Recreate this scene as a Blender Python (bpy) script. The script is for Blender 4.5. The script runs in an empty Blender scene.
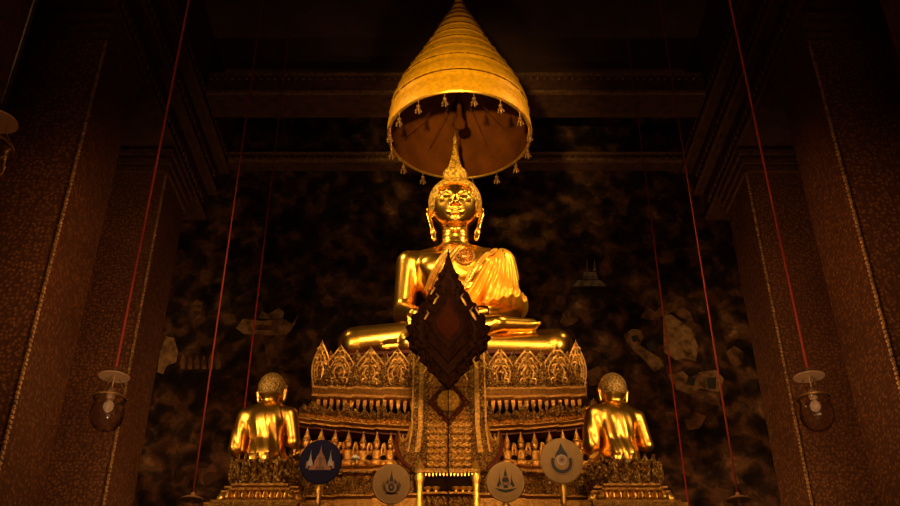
import bpy, math, random
import numpy as np
from mathutils import Vector, Matrix
random.seed(7)
SC = bpy.context.scene
COL = SC.collection
PI = math.pi

# ------------------------------------------------------------------ camera model
F = 930.0
TH = math.radians(30.6)
HC = 1.5
def alpha(py): return TH - math.atan((py - 253.0) / F)
def zP(py, Y): return HC + Y * math.tan(alpha(py))
def dep(py, Y):
    a = alpha(py)
    return Y * math.cos(a - TH) / math.cos(a)
def xP(px, py, Y): return (px - 450.0) * dep(py, Y) / F
def P(px, py, Y): return Vector((xP(px, py, Y), Y, zP(py, Y)))
HX = 0.073           # centre line of the hall

# ------------------------------------------------------------------ materials
def nodes(name):
    m = bpy.data.materials.new(name); m.use_nodes = True
    nt = m.node_tree
    b = nt.nodes['Principled BSDF']
    return m, nt, b
def setp(b, **k):
    for a, v in k.items():
        b.inputs[a.replace('_', ' ')].default_value = v
def plain(name, col, rough=.5, metal=0.0, bump=None, var=.25, nscale=12.0, emit=None, spec=.5):
    m, nt, b = nodes(name)
    b.inputs['Specular IOR Level'].default_value = spec
    tc = nt.nodes.new('ShaderNodeTexCoord')
    n = nt.nodes.new('ShaderNodeTexNoise'); n.inputs['Scale'].default_value = nscale; n.inputs['Detail'].default_value = 5
    nt.links.new(tc.outputs['Object'], n.inputs['Vector'])
    r = nt.nodes.new('ShaderNodeValToRGB')
    lo = [c * (1 - var) for c in col]; hi = [min(1, c * (1 + var)) for c in col]
    r.color_ramp.elements[0].position = .3; r.color_ramp.elements[1].position = .7
    r.color_ramp.elements[0].color = (*lo, 1); r.color_ramp.elements[1].color = (*hi, 1)
    nt.links.new(n.outputs['Fac'], r.inputs['Fac']); nt.links.new(r.outputs['Color'], b.inputs['Base Color'])
    setp(b, Roughness=rough, Metallic=metal)
    if bump:
        n2 = nt.nodes.new('ShaderNodeTexNoise'); n2.inputs['Scale'].default_value = bump[0]
        nt.links.new(tc.outputs['Object'], n2.inputs['Vector'])
        bp = nt.nodes.new('ShaderNodeBump'); bp.inputs['Strength'].default_value = bump[1]; bp.inputs['Distance'].default_value = bump[2]
        nt.links.new(n2.outputs['Fac'], bp.inputs['Height']); nt.links.new(bp.outputs['Normal'], b.inputs['Normal'])
    if emit:
        b.inputs['Emission Color'].default_value = (*emit[0], 1); b.inputs['Emission Strength'].default_value = emit[1]
    return m
def mosaic(name, cols, scale=70., rough=.38, metal=.85, bump=.9, dist=.012, fine=3.2):
    """gilded carving inlaid with mirror glass: cells of a few tones with a strong relief"""
    m, nt, b = nodes(name)
    tc = nt.nodes.new('ShaderNodeTexCoord')
    v = nt.nodes.new('ShaderNodeTexVoronoi'); v.inputs['Scale'].default_value = scale
    v2 = nt.nodes.new('ShaderNodeTexVoronoi'); v2.inputs['Scale'].default_value = scale * fine
    for q in (v, v2): nt.links.new(tc.outputs['Object'], q.inputs['Vector'])
    sp = nt.nodes.new('ShaderNodeSeparateColor')
    nt.links.new(v.outputs['Color'], sp.inputs['Color'])
    r = nt.nodes.new('ShaderNodeValToRGB'); r.color_ramp.interpolation = 'CONSTANT'
    e = r.color_ramp.elements
    while len(e) < len(cols): e.new(.5)
    for i, (p, c) in enumerate(cols):
        e[i].position = p; e[i].color = (*c, 1)
    nt.links.new(sp.outputs['Red'], r.inputs['Fac'])
    # dark joints between the cells
    mr = nt.nodes.new('ShaderNodeMapRange'); mr.inputs['From Min'].default_value = .25; mr.inputs['From Max'].default_value = .75
    mr.inputs['To Min'].default_value = 1.; mr.inputs['To Max'].default_value = .25
    nt.links.new(v.outputs['Distance'], mr.inputs['Value'])
    mx = nt.nodes.new('ShaderNodeMix'); mx.data_type = 'RGBA'; mx.blend_type = 'MULTIPLY'; mx.inputs['Factor'].default_value = 1
    nt.links.new(r.outputs['Color'], mx.inputs['A']); nt.links.new(mr.outputs['Result'], mx.inputs['B'])
    nt.links.new(mx.outputs['Result'], b.inputs['Base Color'])
    ad = nt.nodes.new('ShaderNodeMath'); ad.operation = 'MULTIPLY_ADD'
    ad.inputs[1].default_value = .5
    nt.links.new(v2.outputs['Distance'], ad.inputs[0]); nt.links.new(v.outputs['Distance'], ad.inputs[2])
    bp = nt.nodes.new('ShaderNodeBump'); bp.invert = True
    bp.inputs['Strength'].default_value = bump; bp.inputs['Distance'].default_value = dist
    nt.links.new(ad.outputs[0], bp.inputs['Height']); nt.links.new(bp.outputs['Normal'], b.inputs['Normal'])
    setp(b, Roughness=rough, Metallic=metal)
    return m

M = {}
M['gold'] = plain('polished_gold', (.86, .46, .06), .27, 1.0, bump=(5., .12, .02), var=.10, nscale=4)
M['gold_small'] = plain('gilded_bronze', (.84, .45, .065), .33, 1.0, bump=(14., .25, .01), var=.15, nscale=12)
M['gold_matte'] = plain('matte_gold_leaf', (.85, .46, .07), .38, .85, bump=(60., .3, .004), var=.2, nscale=30)
M['hair'] = mosaic('gold_curls', [(0, (.98, .52, .03)), (.35, (.90, .44, .022)), (.7, (1.0, .60, .05))], 42., .5, .45, .7, .012, 2.)
M['hair_small'] = mosaic('gilt_short_curls', [(0, (.62, .36, .08)), (.35, (.55, .30, .06)), (.7, (.68, .40, .10))], 95., .5, .5, .6, .006, 2.)
M['robe'] = plain('gold_robe', (.78, .38, .03), .27, .95, bump=(22., .2, .006), var=.12, nscale=9)
M['cloth'] = plain('yellow_gold_cloth', (.86, .46, .03), .36, .55, bump=(40., .25, .004), var=.15, nscale=14)
M['umbrella'] = plain('yellow_brocade', (.88, .40, .007), .45, .25, bump=(45., .35, .008), var=.25, nscale=26)
M['seam'] = plain('brown_seam', (.06, .018, .003), .7, 0, spec=.05)
M['lining'] = plain('dark_red_lining', (.095, .026, .003), .8, 0, spec=.05, bump=(10., .3, .01), var=.35, nscale=5)
M['tassel'] = plain('tarnished_gold', (.42, .22, .07), .4, .7, bump=(90., .5, .004))
GT = [(0, (.60, .29, .05)), (.30, (.42, .18, .028)), (.58, (.68, .36, .07)), (.80, (.22, .07, .014)), (.90, (.85, .58, .24))]
M['mosaic'] = mosaic('gilded_glass_mosaic', GT, 62.)
M['mosaic_fine'] = mosaic('gilded_fine_mosaic', GT, 95.)
M['mosaic_red'] = mosaic('red_gold_mosaic', [(0, (.72, .35, .06)), (.34, (.42, .12, .025)), (.52, (.66, .34, .06)), (.8, (.34, .12, .022)), (.92, (.8, .5, .2))], 90.)
M['ledge'] = plain('gilded_moulding', (.34, .155, .028), .46, .8, bump=(120., .9, .008), var=.4, nscale=60)
M['redlacq'] = plain('dark_red_lacquer', (.075, .014, .005), .55, 0, spec=.15, var=.3, nscale=20)
M['figure'] = plain('worn_gilt_figures', (.60, .28, .05), .36, .85, bump=(70., .6, .006), var=.5, nscale=25)
M['medal'] = plain('matte_gold_medallion', (.50, .23, .018), .5, .35, bump=(60., .4, .004))
M['band'] = plain('gilt_carved_band', (.56, .27, .04), .5, .4, bump=(90., .9, .008), var=.55, nscale=45)
M['edge'] = plain('aged_gilt_edge', (.62, .32, .06), .45, .6, bump=(80., .6, .005), var=.4, nscale=40)
M['recess'] = plain('shadow_red_recess', (.010, .0035, .002), .9, 0, spec=.05)  # near-black red, shade of the hollows put into the colour
M['leafdark'] = plain('unlit_carved_leaf', (.0125, .0038, .0011), .9, 0, spec=.015, bump=(55., .9, .012), var=.5, nscale=30)  # back-lit leaf: its unlit near side is put into this colour
M['leafrim'] = plain('unlit_leaf_relief', (.015, .0048, .0014), .85, 0, spec=.03, bump=(80., .8, .006), var=.4, nscale=40)  # same painted shade for the leaf's rims, scrolls and pole
M['gem'] = plain('red_glass_inlay', (.030, .006, .0014), .8, spec=.02)
M['navy'] = plain('navy_satin', (.013, .011, .040), .7, 0, spec=.08, var=.2, nscale=50)
M['beige'] = plain('beige_satin', (.30, .175, .068), .75, 0, spec=.08, bump=(120., .3, .003), var=.10, nscale=20)
M['rimgold'] = plain('gold_braid', (.32, .18, .06), .5, .4, bump=(150., .6, .003))
M['thread_dark'] = plain('dark_thread', (.012, .009, .012), .7)
M['thread_brown'] = plain('brown_thread', (.14, .065, .028), .7)
M['thread_rose'] = plain('rose_thread', (.26, .11, .06), .7)
M['thread_pale'] = plain('pale_thread', (.33, .27, .22), .7)
M['thread_gold'] = plain('gold_thread', (.38, .20, .04), .55, .3)
M['cord'] = plain('red_cord', (.62, .075, .045), .6, 0, bump=(200., .4, .002), var=.15)
M['cord_mid'] = plain('red_cord_half_shade', (.17, .028, .018), .7, 0, spec=.1, bump=(200., .4, .002))  # same red cord, partial shade put into its colour
M['cord_dim'] = plain('red_cord_deep_shade', (.16, .014, .010), .8, 0, spec=.05, bump=(200., .4, .002))  # same red cord, deep shade at the back painted in
M['metal_dark'] = plain('dark_metal', (.03, .02, .014), .4, .8)
M['bell'] = plain('amber_smoke_bell', (.62, .36, .17), .3, 0, var=.15)
M['bulb'] = plain('cream_glass_bulb', (.78, .46, .20), .3, 0, var=.05, emit=((1., .52, .22), .06))
m, nt, b = nodes('clear_glass'); setp(b, Roughness=.04, IOR=1.45); b.inputs['Transmission Weight'].default_value = 1.0
b.inputs['Base Color'].default_value = (.9, .84, .78, 1)
_n = nt.nodes.new('ShaderNodeTexVoronoi'); _n.inputs['Scale'].default_value = 22
_bp = nt.nodes.new('ShaderNodeBump'); _bp.inputs['Strength'].default_value = .25; _bp.inputs['Distance'].default_value = .01
_tc = nt.nodes.new('ShaderNodeTexCoord'); nt.links.new(_tc.outputs['Object'], _n.inputs['Vector'])
nt.links.new(_n.outputs['Distance'], _bp.inputs['Height']); nt.links.new(_bp.outputs['Normal'], b.inputs['Normal'])
M['glass'] = m
M['petalwhite'] = plain('white_petals', (.75, .72, .62), .5, 0)
M['leafgreen'] = plain('green_leaves', (.05, .09, .03), .5, 0)

def pillar_mat():
    m, nt, b = nodes('lacquer_pillar_gold_flowers')
    tc = nt.nodes.new('ShaderNodeTexCoord')
    mp = nt.nodes.new('ShaderNodeMapping'); mp.inputs['Scale'].default_value = (1, 1, 1)
    nt.links.new(tc.outputs['Object'], mp.inputs['Vector'])
    v = nt.nodes.new('ShaderNodeTexVoronoi'); v.inputs['Scale'].default_value = 27; v.inputs['Randomness'].default_value = .75
    n = nt.nodes.new('ShaderNodeTexNoise'); n.inputs['Scale'].default_value = 70; n.inputs['Detail'].default_value = 4
    n3 = nt.nodes.new('ShaderNodeTexNoise'); n3.inputs['Scale'].default_value = 1.6; n3.inputs['Detail'].default_value = 3
    for q in (v, n, n3): nt.links.new(mp.outputs['Vector'], q.inputs['Vector'])
    a = nt.nodes.new('ShaderNodeMath'); a.operation = 'MULTIPLY_ADD'; a.inputs[1].default_value = .75
    nt.links.new(n.outputs['Fac'], a.inputs[0]); nt.links.new(v.outputs['Distance'], a.inputs[2])
    r = nt.nodes.new('ShaderNodeValToRGB'); e = r.color_ramp.elements
    e[0].position = .42; e[0].color = (.28, .12, .036, 1)
    e[1].position = .92; e[1].color = (.085, .030, .011, 1)
    x = e.new(.62); x.color = (.17, .066, .021, 1)
    nt.links.new(a.outputs[0], r.inputs['Fac'])
    mr = nt.nodes.new('ShaderNodeMapRange'); mr.inputs['To Min'].default_value = .6; mr.inputs['To Max'].default_value = 1.25
    nt.links.new(n3.outputs['Fac'], mr.inputs['Value'])
    mx = nt.nodes.new('ShaderNodeMix'); mx.data_type = 'RGBA'; mx.blend_type = 'MULTIPLY'; mx.inputs['Factor'].default_value = 1
    nt.links.new(r.outputs['Color'], mx.inputs['A']); nt.links.new(mr.outputs['Result'], mx.inputs['B'])
    nt.links.new(mx.outputs['Result'], b.inputs['Base Color'])
    bp = nt.nodes.new('ShaderNodeBump'); bp.inputs['Strength'].default_value = .5; bp.inputs['Distance'].default_value = .01; bp.invert = True
    nt.links.new(a.outputs[0], bp.inputs['Height']); nt.links.new(bp.outputs['Normal'], b.inputs['Normal'])
    setp(b, Roughness=.5, Metallic=.15)
    return m
M['pillar'] = pillar_mat()
M['cornermould'] = plain('gilt_bead_moulding', (.30, .16, .055), .5, .3, bump=(60., .9, .01), var=.6, nscale=26)
def mural_mat():
    m, nt, b = nodes('old_mural_painting')
    tc = nt.nodes.new('ShaderNodeTexCoord')
    n1 = nt.nodes.new('ShaderNodeTexNoise'); n1.inputs['Scale'].default_value = 1.5; n1.inputs['Detail'].default_value = 6; n1.inputs['Distortion'].default_value = 1.2
    n2 = nt.nodes.new('ShaderNodeTexNoise'); n2.inputs['Scale'].default_value = 4.5; n2.inputs['Detail'].default_value = 9; n2.inputs['Distortion'].default_value = .35
    n3 = nt.nodes.new('ShaderNodeTexVoronoi'); n3.inputs['Scale'].default_value = 8
    for q in (n1, n2, n3): nt.links.new(tc.outputs['Object'], q.inputs['Vector'])
    r = nt.nodes.new('ShaderNodeValToRGB'); e = r.color_ramp.elements
    e[0].position = .36; e[0].color = (.014, .008, .005, 1); e[1].position = .74; e[1].color = (.21, .105, .045, 1)
    for p, c in ((.47, (.032, .017, .009)), (.53, (.06, .03, .014)), (.58, (.10, .042, .018)), (.64, (.075, .04, .018))):
        x = e.new(p); x.color = (*c, 1)
    nt.links.new(n2.outputs['Fac'], r.inputs['Fac'])
    r2 = nt.nodes.new('ShaderNodeValToRGB'); e = r2.color_ramp.elements
    e[0].position = .42; e[0].color = (.42, .38, .34, 1); e[1].position = .62; e[1].color = (1, 1, 1, 1)
    nt.links.new(n1.outputs['Fac'], r2.inputs['Fac'])
    mx = nt.nodes.new('ShaderNodeMix'); mx.data_type = 'RGBA'; mx.blend_type = 'MULTIPLY'; mx.inputs['Factor'].default_value = 1
    nt.links.new(r.outputs['Color'], mx.inputs['A']); nt.links.new(r2.outputs['Color'], mx.inputs['B'])
    sp = nt.nodes.new('ShaderNodeSeparateColor'); nt.links.new(n3.outputs['Color'], sp.inputs['Color'])
    mr = nt.nodes.new('ShaderNodeMapRange'); mr.inputs['To Min'].default_value = .55; mr.inputs['To Max'].default_value = 1.5
    nt.links.new(sp.outputs['Green'], mr.inputs['Value'])
    mx2 = nt.nodes.new('ShaderNodeMix'); mx2.data_type = 'RGBA'; mx2.blend_type = 'MULTIPLY'; mx2.inputs['Factor'].default_value = 1
    nt.links.new(mx.outputs['Result'], mx2.inputs['A']); nt.links.new(mr.outputs['Result'], mx2.inputs['B'])
    nt.links.new(mx2.outputs['Result'], b.inputs['Base Color'])
    setp(b, Roughness=.85); b.inputs['Specular IOR Level'].default_value = .06
    return m
M['mural'] = mural_mat()
M['paint_pale'] = plain('faded_pale_paint', (.16, .088, .036), .9, 0, spec=.05, var=.7, nscale=11)
M['paint_brown'] = plain('faded_brown_paint', (.085, .04, .016), .9, 0, spec=.05, var=.8, nscale=9)
M['paint_grey'] = plain('faded_grey_paint', (.13, .10, .07), .9, 0, spec=.05, var=.7, nscale=12)
M['paint_dark'] = plain('dark_paint', (.015, .010, .007), .8, 0)
M['wallred'] = plain('dark_red_plaster', (.05, .018, .010), .8, 0, nscale=3)
M['beam'] = plain('dark_red_beam', (.055, .018, .008), .6, 0, bump=(30., .4, .01), var=.5, nscale=10)
M['beamgold'] = plain('faded_gilt_beam_trim', (.10, .042, .014), .5, .2, bump=(50., .7, .01), var=.6, nscale=24)
M['floor'] = plain('dark_red_carpet', (.07, .014, .010), .9, 0, bump=(220., .4, .003), nscale=30)

# ------------------------------------------------------------------ mesh helpers
class MB:
    def __init__(s): s.v = []; s.f = []
    def add(s, vs, fs):
        o = len(s.v); s.v += [tuple(q) for q in vs]; s.f += [tuple(i + o for i in q) for q in fs]
    def box(s, x0, x1, y0, y1, z0, z1):
        s.add([(x0, y0, z0), (x1, y0, z0), (x1, y1, z0), (x0, y1, z0), (x0, y0, z1), (x1, y0, z1), (x1, y1, z1), (x0, y1, z1)],
              [(0, 3, 2, 1), (4, 5, 6, 7), (0, 1, 5, 4), (1, 2, 6, 5), (2, 3, 7, 6), (3, 0, 4, 7)])
    def lathe(s, c, prof, n=24, cap=True, sx=1, sy=1):
        vs = []; fs = []
        for r, z in prof:
            for k in range(n):
                a = 2 * PI * k / n
                vs.append((c[0] + r * math.cos(a) * sx, c[1] + r * math.sin(a) * sy, c[2] + z))
        for i in range(len(prof) - 1):
            for k in range(n):
                k2 = (k + 1) % n
                fs.append((i * n + k, i * n + k2, (i + 1) * n + k2, (i + 1) * n + k))
        if cap:
            fs.append(tuple(range(n - 1, -1, -1))); m = (len(prof) - 1) * n; fs.append(tuple(range(m, m + n)))
        s.add(vs, fs)
    def tube(s, pts, rads, n=8, cap=True):
        pts = [Vector(p) for p in pts]
        if not hasattr(rads, '__len__'): rads = [rads] * len(pts)
        vs = []; fs = []; up = None
        for i, p in enumerate(pts):
            t = (pts[min(i + 1, len(pts) - 1)] - pts[max(i - 1, 0)]).normalized()
            if up is None: up = t.orthogonal().normalized()
            up = (up - t * up.dot(t)).normalized(); w = t.cross(up)
            for k in range(n):
                a = 2 * PI * k / n
                vs.append(p + (up * math.cos(a) + w * math.sin(a)) * rads[i])
        for i in range(len(pts) - 1):
            for k in range(n):
                k2 = (k + 1) % n
                fs.append((i * n + k, i * n + k2, (i + 1) * n + k2, (i + 1) * n + k))
        if cap:
            fs.append(tuple(range(n - 1, -1, -1))); m = (len(pts) - 1) * n; fs.append(tuple(range(m, m + n)))
        s.add(vs, fs)
    def ball(s, c, r, n=12, m=8, sc=(1, 1, 1)):
        prof = [(max(1e-4, r * math.sin(PI * i / m)), -r * math.cos(PI * i / m) * sc[2]) for i in range(m + 1)]
        s.lathe(c, prof, n, True, sc[0], sc[1])
    def mold(s, x0, x1, yf, prof, yb):
        """moulding: profile [(out, z)...] from bottom to top, run along x, closed at the back"""
        ring = [(yf - o, z) for o, z in prof] + [(yb, prof[-1][1]), (yb, prof[0][1])]
        n = len(ring)
        vs = [(x0, y, z) for y, z in ring] + [(x1, y, z) for y, z in ring]
        fs = [(i, (i + 1) % n, n + (i + 1) % n, n + i) for i in range(n)]
        fs += [tuple(range(n - 1, -1, -1)), tuple(range(n, 2 * n))]
        s.add(vs, fs)
    def pyramid(s, c, w, h, d, axis=0):
        """diamond stud on a front facing surface (towards -y)"""
        x, y, z = c
        s.add([(x - w, y, z), (x, y, z - h), (x + w, y, z), (x, y, z + h), (x, y - d, z)], [(0, 1, 4), (1, 2, 4), (2, 3, 4), (3, 0, 4)])
    def leaf(s, c, w, h, yaw=0., lean=.12, depth=.04, teeth=5, rows=18, layers=((1., 0.), (.68, .5), (.36, 1.)), fat=.38, tooth=.13):
        """pointed flame leaf in stepped relief, standing on c, facing -y turned by yaw"""
        cy, sy = math.cos(yaw), math.sin(yaw)
        for sc, lift in layers:
            L = []
            for i in range(rows + 1):
                t = i / rows
                base = (math.sin(PI * min(1, t / (2 * fat))) * .35 + .65) if t < fat else math.cos((t - fat) / (1 - fat) * PI / 2) ** 1.15
                saw = ((t * teeth) % 1.0)
                wt = w / 2 * base * (1 - tooth + tooth * 1.7 * saw * (1 if t < .95 else 0))
                L.append((t, wt * sc))
            vs = []
            for side in (0, 1):
                for t, wt in L:
                    zz = h * ((t) * sc + (1 - sc) * .30)
                    tt = zz / h
                    out = depth * lift * .9 + lean * h * tt * tt
                    back = -depth * .5
                    for u, o in ((-wt, back + (depth * lift * .9 - depth * .4) * (lift > 0) + lean * h * tt * tt), (-wt * .86, out), (0, out + depth * .35), (wt * .86, out), (wt, back + (depth * lift * .9 - depth * .4) * (lift > 0) + lean * h * tt * tt)):
                        if side == 0: vs.append((u, -o, zz))
                break
            n = len(L); fs = []
            for i in range(n - 1):
                for k in range(4):
                    fs.append((i * 5 + k, i * 5 + k + 1, (i + 1) * 5 + k + 1, (i + 1) * 5 + k))
            # flat back
            o = len(vs)
            if lift == 0:
                for i in range(n):
                    a, b2 = vs[i * 5], vs[i * 5 + 4]
                    vs.append(a); vs.append(b2)
                for i in range(n - 1):
                    fs.append((o + i * 2, o + i * 2 + 2, o + i * 2 + 3, o + i * 2 + 1))
            s.add([(c[0] + x * cy - y * sy, c[1] + x * sy + y * cy, c[2] + z) for x, y, z in vs], fs)
    def deform(s, fn): s.v = [tuple(fn(*q)) for q in s.v]
    def build(s, name, mat, parent=None, smooth=None, origin=None):
        return mkobj(name, s.v, s.f, mat, parent, smooth, origin)

ORG = {}
def mkobj(name, v, f, mat, parent=None, smooth=None, origin=None):
    """v in world space; the mesh is stored about its root's location"""
    o0 = Vector(origin) if origin is not None else (ORG.get(parent.name, Vector((0, 0, 0))) if parent else Vector((0, 0, 0)))
    me = bpy.data.meshes.new(name)
    me.from_pydata([(q[0] - o0[0], q[1] - o0[1], q[2] - o0[2]) for q in v], [], f)
    me.validate(); me.update()
    if mat: me.materials.append(mat)
    ob = bpy.data.objects.new(name, me); COL.objects.link(ob)
    if parent:
        ob.parent = parent; ORG[ob.name] = o0
    else:
        ob.location = o0; ORG[ob.name] = o0
    if smooth is not None:
        me.polygons.foreach_set('use_smooth', [True] * len(me.polygons))
        if smooth > 0: me.set_sharp_from_angle(angle=math.radians(smooth))
    return ob
def thing(name, label, cat, loc, group=None):
    o = bpy.data.objects.new(name, None); COL.objects.link(o)
    o.location = loc; o.empty_display_size = .1
    o['label'] = label; o['category'] = cat
    if group: o['group'] = group
    ORG[o.name] = Vector(loc)
    return o
def tag(o, label, cat, group=None):
    o['label'] = label; o['category'] = cat
    if group: o['group'] = group
def struct(o): o['kind'] = 'structure'; return o
def dup(root, loc, label, rz=None):
    r = root.copy(); COL.objects.link(r); r.location = loc; r['label'] = label
    if rz is not None: r.rotation_euler = (0, 0, rz)
    for ch in list(root.children):
        c = ch.copy(); COL.objects.link(c); c.parent = r
        for g in ch.children:
            d = g.copy(); COL.objects.link(d); d.parent = c
    return r

# ------------------------------------------------------------------ distance fields
def smin(a, b, k):
    h = np.clip(.5 + .5 * (b - a) / k, 0, 1)
    return b + (a - b) * h - k * h * (1 - h)
def smax(a, b, k): return -smin(-a, -b, k)
def cap(X, Y, Z, a, b, ra, rb):
    ax, ay, az = a; bx, by, bz = b
    dx, dy, dz = bx - ax, by - ay, bz - az
    L = dx * dx + dy * dy + dz * dz + 1e-9
    t = np.clip(((X - ax) * dx + (Y - ay) * dy + (Z - az) * dz) / L, 0, 1)
    return np.sqrt((X - ax - t * dx) ** 2 + (Y - ay - t * dy) ** 2 + (Z - az - t * dz) ** 2) - (ra + (rb - ra) * t)
def ell(X, Y, Z, c, r):
    px, py, pz = (X - c[0]), (Y - c[1]), (Z - c[2])
    k0 = np.sqrt((px / r[0]) ** 2 + (py / r[1]) ** 2 + (pz / r[2]) ** 2) + 1e-9
    k1 = np.sqrt((px / r[0] ** 2) ** 2 + (py / r[1] ** 2) ** 2 + (pz / r[2] ** 2) ** 2) + 1e-9
    return k0 * (k0 - 1) / k1
def chain(X, Y, Z, pts, rads, k=.02):
    d = None
    for i in range(len(pts) - 1):
        e = cap(X, Y, Z, pts[i], pts[i + 1], rads[i], rads[i + 1])
        d = e if d is None else smin(d, e, k)
    return d
def surfnets(fn, lo, hi, h):
    lo = np.array(lo, float); hi = np.array(hi, float)
    n = np.ceil((hi - lo) / h).astype(int) + 1
    ax = [lo[i] + h * np.arange(n[i]) for i in range(3)]
    X, Y, Z = np.meshgrid(*ax, indexing='ij')
    Fv = fn(X, Y, Z); S = Fv < 0
    nc = n - 1
    cnt = np.zeros(nc, np.int8)
    def cor(A, i, j, k): return A[i:i + nc[0], j:j + nc[1], k:k + nc[2]]
    for i in (0, 1):
        for j in (0, 1):
            for k in (0, 1): cnt += cor(S, i, j, k)
    mask = (cnt > 0) & (cnt < 8)
    I = np.argwhere(mask)
    acc = np.zeros((len(I), 3)); num = np.zeros(len(I))
    cs = [(i, j, k) for i in (0, 1) for j in (0, 1) for k in (0, 1)]
    for a in cs:
        for b in cs:
            if sum(b) - sum(a) == 1 and all(y >= x for x, y in zip(a, b)):
                fa = Fv[I[:, 0] + a[0], I[:, 1] + a[1], I[:, 2] + a[2]]; fb = Fv[I[:, 0] + b[0], I[:, 1] + b[1], I[:, 2] + b[2]]
                cr = (fa < 0) != (fb < 0)
                t = np.where(cr, fa / np.where(cr, fa - fb, 1), 0)
                p = np.array(a)[None, :] + t[:, None] * (np.array(b) - np.array(a))[None, :]
                acc += p * cr[:, None]; num += cr
    V = lo + (I + acc / num[:, None]) * h
    idx = -np.ones(nc, int); idx[mask] = np.arange(len(I))
    e = h * .3
    for _ in range(2):
        f0 = fn(V[:, 0], V[:, 1], V[:, 2])
        g = np.stack([fn(V[:, 0] + e * (q == 0), V[:, 1] + e * (q == 1), V[:, 2] + e * (q == 2)) - fn(V[:, 0] - e * (q == 0), V[:, 1] - e * (q == 1), V[:, 2] - e * (q == 2)) for q in range(3)], 1) / (2 * e)
        gl = (g * g).sum(1)
        st = np.clip(f0 / np.maximum(gl, .2), -h * .5, h * .5)
        V = V - st[:, None] * g
    Fs = []
    for axn in range(3):
        u, w = [(1, 2), (2, 0), (0, 1)][axn]
        sl0 = [slice(None)] * 3; sl1 = [slice(None)] * 3
        sl0[axn] = slice(0, -1); sl1[axn] = slice(1, None)
        A = S[tuple(sl0)]; B = S[tuple(sl1)]
        E = np.argwhere(A != B)
        E = E[(E[:, u] > 0) & (E[:, w] > 0) & (E[:, u] < nc[u]) & (E[:, w] < nc[w])]
        q = []
        for du, dw in ((-1, -1), (0, -1), (0, 0), (-1, 0)):
            c = E.copy(); c[:, u] += du; c[:, w] += dw
            q.append(idx[c[:, 0], c[:, 1], c[:, 2]])
        q = np.stack(q, 1)
        ins = A[E[:, 0], E[:, 1], E[:, 2]]
        q[~ins] = q[~ins][:, ::-1]
        Fs.append(q)
    return V, np.concatenate(Fs)
def sdf_obj(name, meshes, mat, parent, off):
    v = []; f = []
    for V, Q in meshes:
        o = len(v); v += [(p[0] + off[0], p[1] + off[1], p[2] + off[2]) for p in V.tolist()]
        f += [tuple(i + o for i in q) for q in Q.tolist()]
    return mkobj(name, v, f, mat, parent, smooth=0)

# ================================================================== THE HALL
XW = 3.374; PW = .83
PILY = (4.56, 6.65, 8.83)
ZPT = HC + 6.65          # top of the pillars
YB = 10.4                # mural wall
ZCEIL = HC + 8.5
def sbox(name, mat, *a, parent=None):
    mb = MB(); mb.box(*a); o = mb.build(name, mat, parent)
    if parent is None: struct(o)
    return o
sbox('floor', M['floor'], -7, 7, -4, YB + .2, -.2, 0)
sbox('ceiling', M['wallred'], -7, 7, -4, YB + .2, ZCEIL, ZCEIL + .2)
wb = sbox('wall_back', M['mural'], -7, 7, YB, YB + .2, 0, ZCEIL)
sbox('wall_left', M['wallred'], -7.2, -7, -4, YB + .2, 0, ZCEIL)
sbox('wall_right', M['wallred'], 7, 7.2, -4, YB + .2, 0, ZCEIL)
sbox('wall_front', M['wallred'], -7, 7, -4.2, -4, 0, ZCEIL)

for sgn in (-1, 1):
    for Y in PILY:
        mb = MB()
        xi = HX + sgn * XW; xo = HX + sgn * (XW + PW)
        x0, x1 = min(xi, xo), max(xi, xo)
        mb.box(x0, x1, Y, Y + PW, 0, ZPT - .002)
        p = struct(mb.build('pillar', M['pillar']))
        # gilt bead mouldings on the inner corners
        for yy in (Y,):
            k = MB(); n = 190
            k.tube([(xi, yy, .3), (xi, yy, ZPT - .35)], .014, 8)
            for i in range(n):
                z = .3 + (ZPT - .65) * (i + .5) / n
                k.ball((xi - sgn * .008, yy - .008 if yy == Y else yy + .008, z), .018, 6, 4)
            k.build('corner_moulding', M['cornermould'], p, 40)
        k = MB()
        for dz, g in ((.0, .07), (.12, .05), (.22, .03)):
            k.box(x0 - g, x1 + g, Y - g, Y + PW + g, ZPT - .12 - dz, ZPT - .05 - dz)
        k.build('capital', M['beamgold'], p)
    # stepped long beam over the pillars
    xi = HX + sgn * XW
    def bx(a, b2): return (min(a, b2), max(a, b2))
    mb = MB()
    a, b2 = bx(xi - sgn * .05, xi + sgn * (PW + .05)); mb.box(a, b2, -3.9, YB - .01, ZPT, ZPT + .40)
    a, b2 = bx(xi - sgn * .15, xi + sgn * (PW + .1)); mb.box(a, b2, -3.9, YB - .01, ZPT + .40, ZPT + .75)
    a, b2 = bx(xi - sgn * .27, xi + sgn * (PW + .1)); mb.box(a, b2, -3.9, YB - .01, ZPT + .75, ZCEIL - .002)
    bm_ = struct(mb.build('beam', M['beam']))
    k = MB()
    for xx, zz in ((.05, 0.), (.15, .40), (.27, .75)):
        k.tube([(xi - sgn * xx, 3.5, ZPT + zz + .02), (xi - sgn * xx, YB - .02, ZPT + zz + .02)], .03, 6)
        for i in range(60):
            y = 3.6 + (YB - 3.75) * i / 60
            k.pyramid((0, 0, 0), .001, .001, .001) if False else k.ball((xi - sgn * (xx + .01), y, ZPT + zz + .18), .045, 6, 4, (.5, 1, 1.6))
    k.build('carved_edging', M['beamgold'], bm_, 40)
xa, xb = HX - XW + .29, HX + XW - .29
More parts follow.
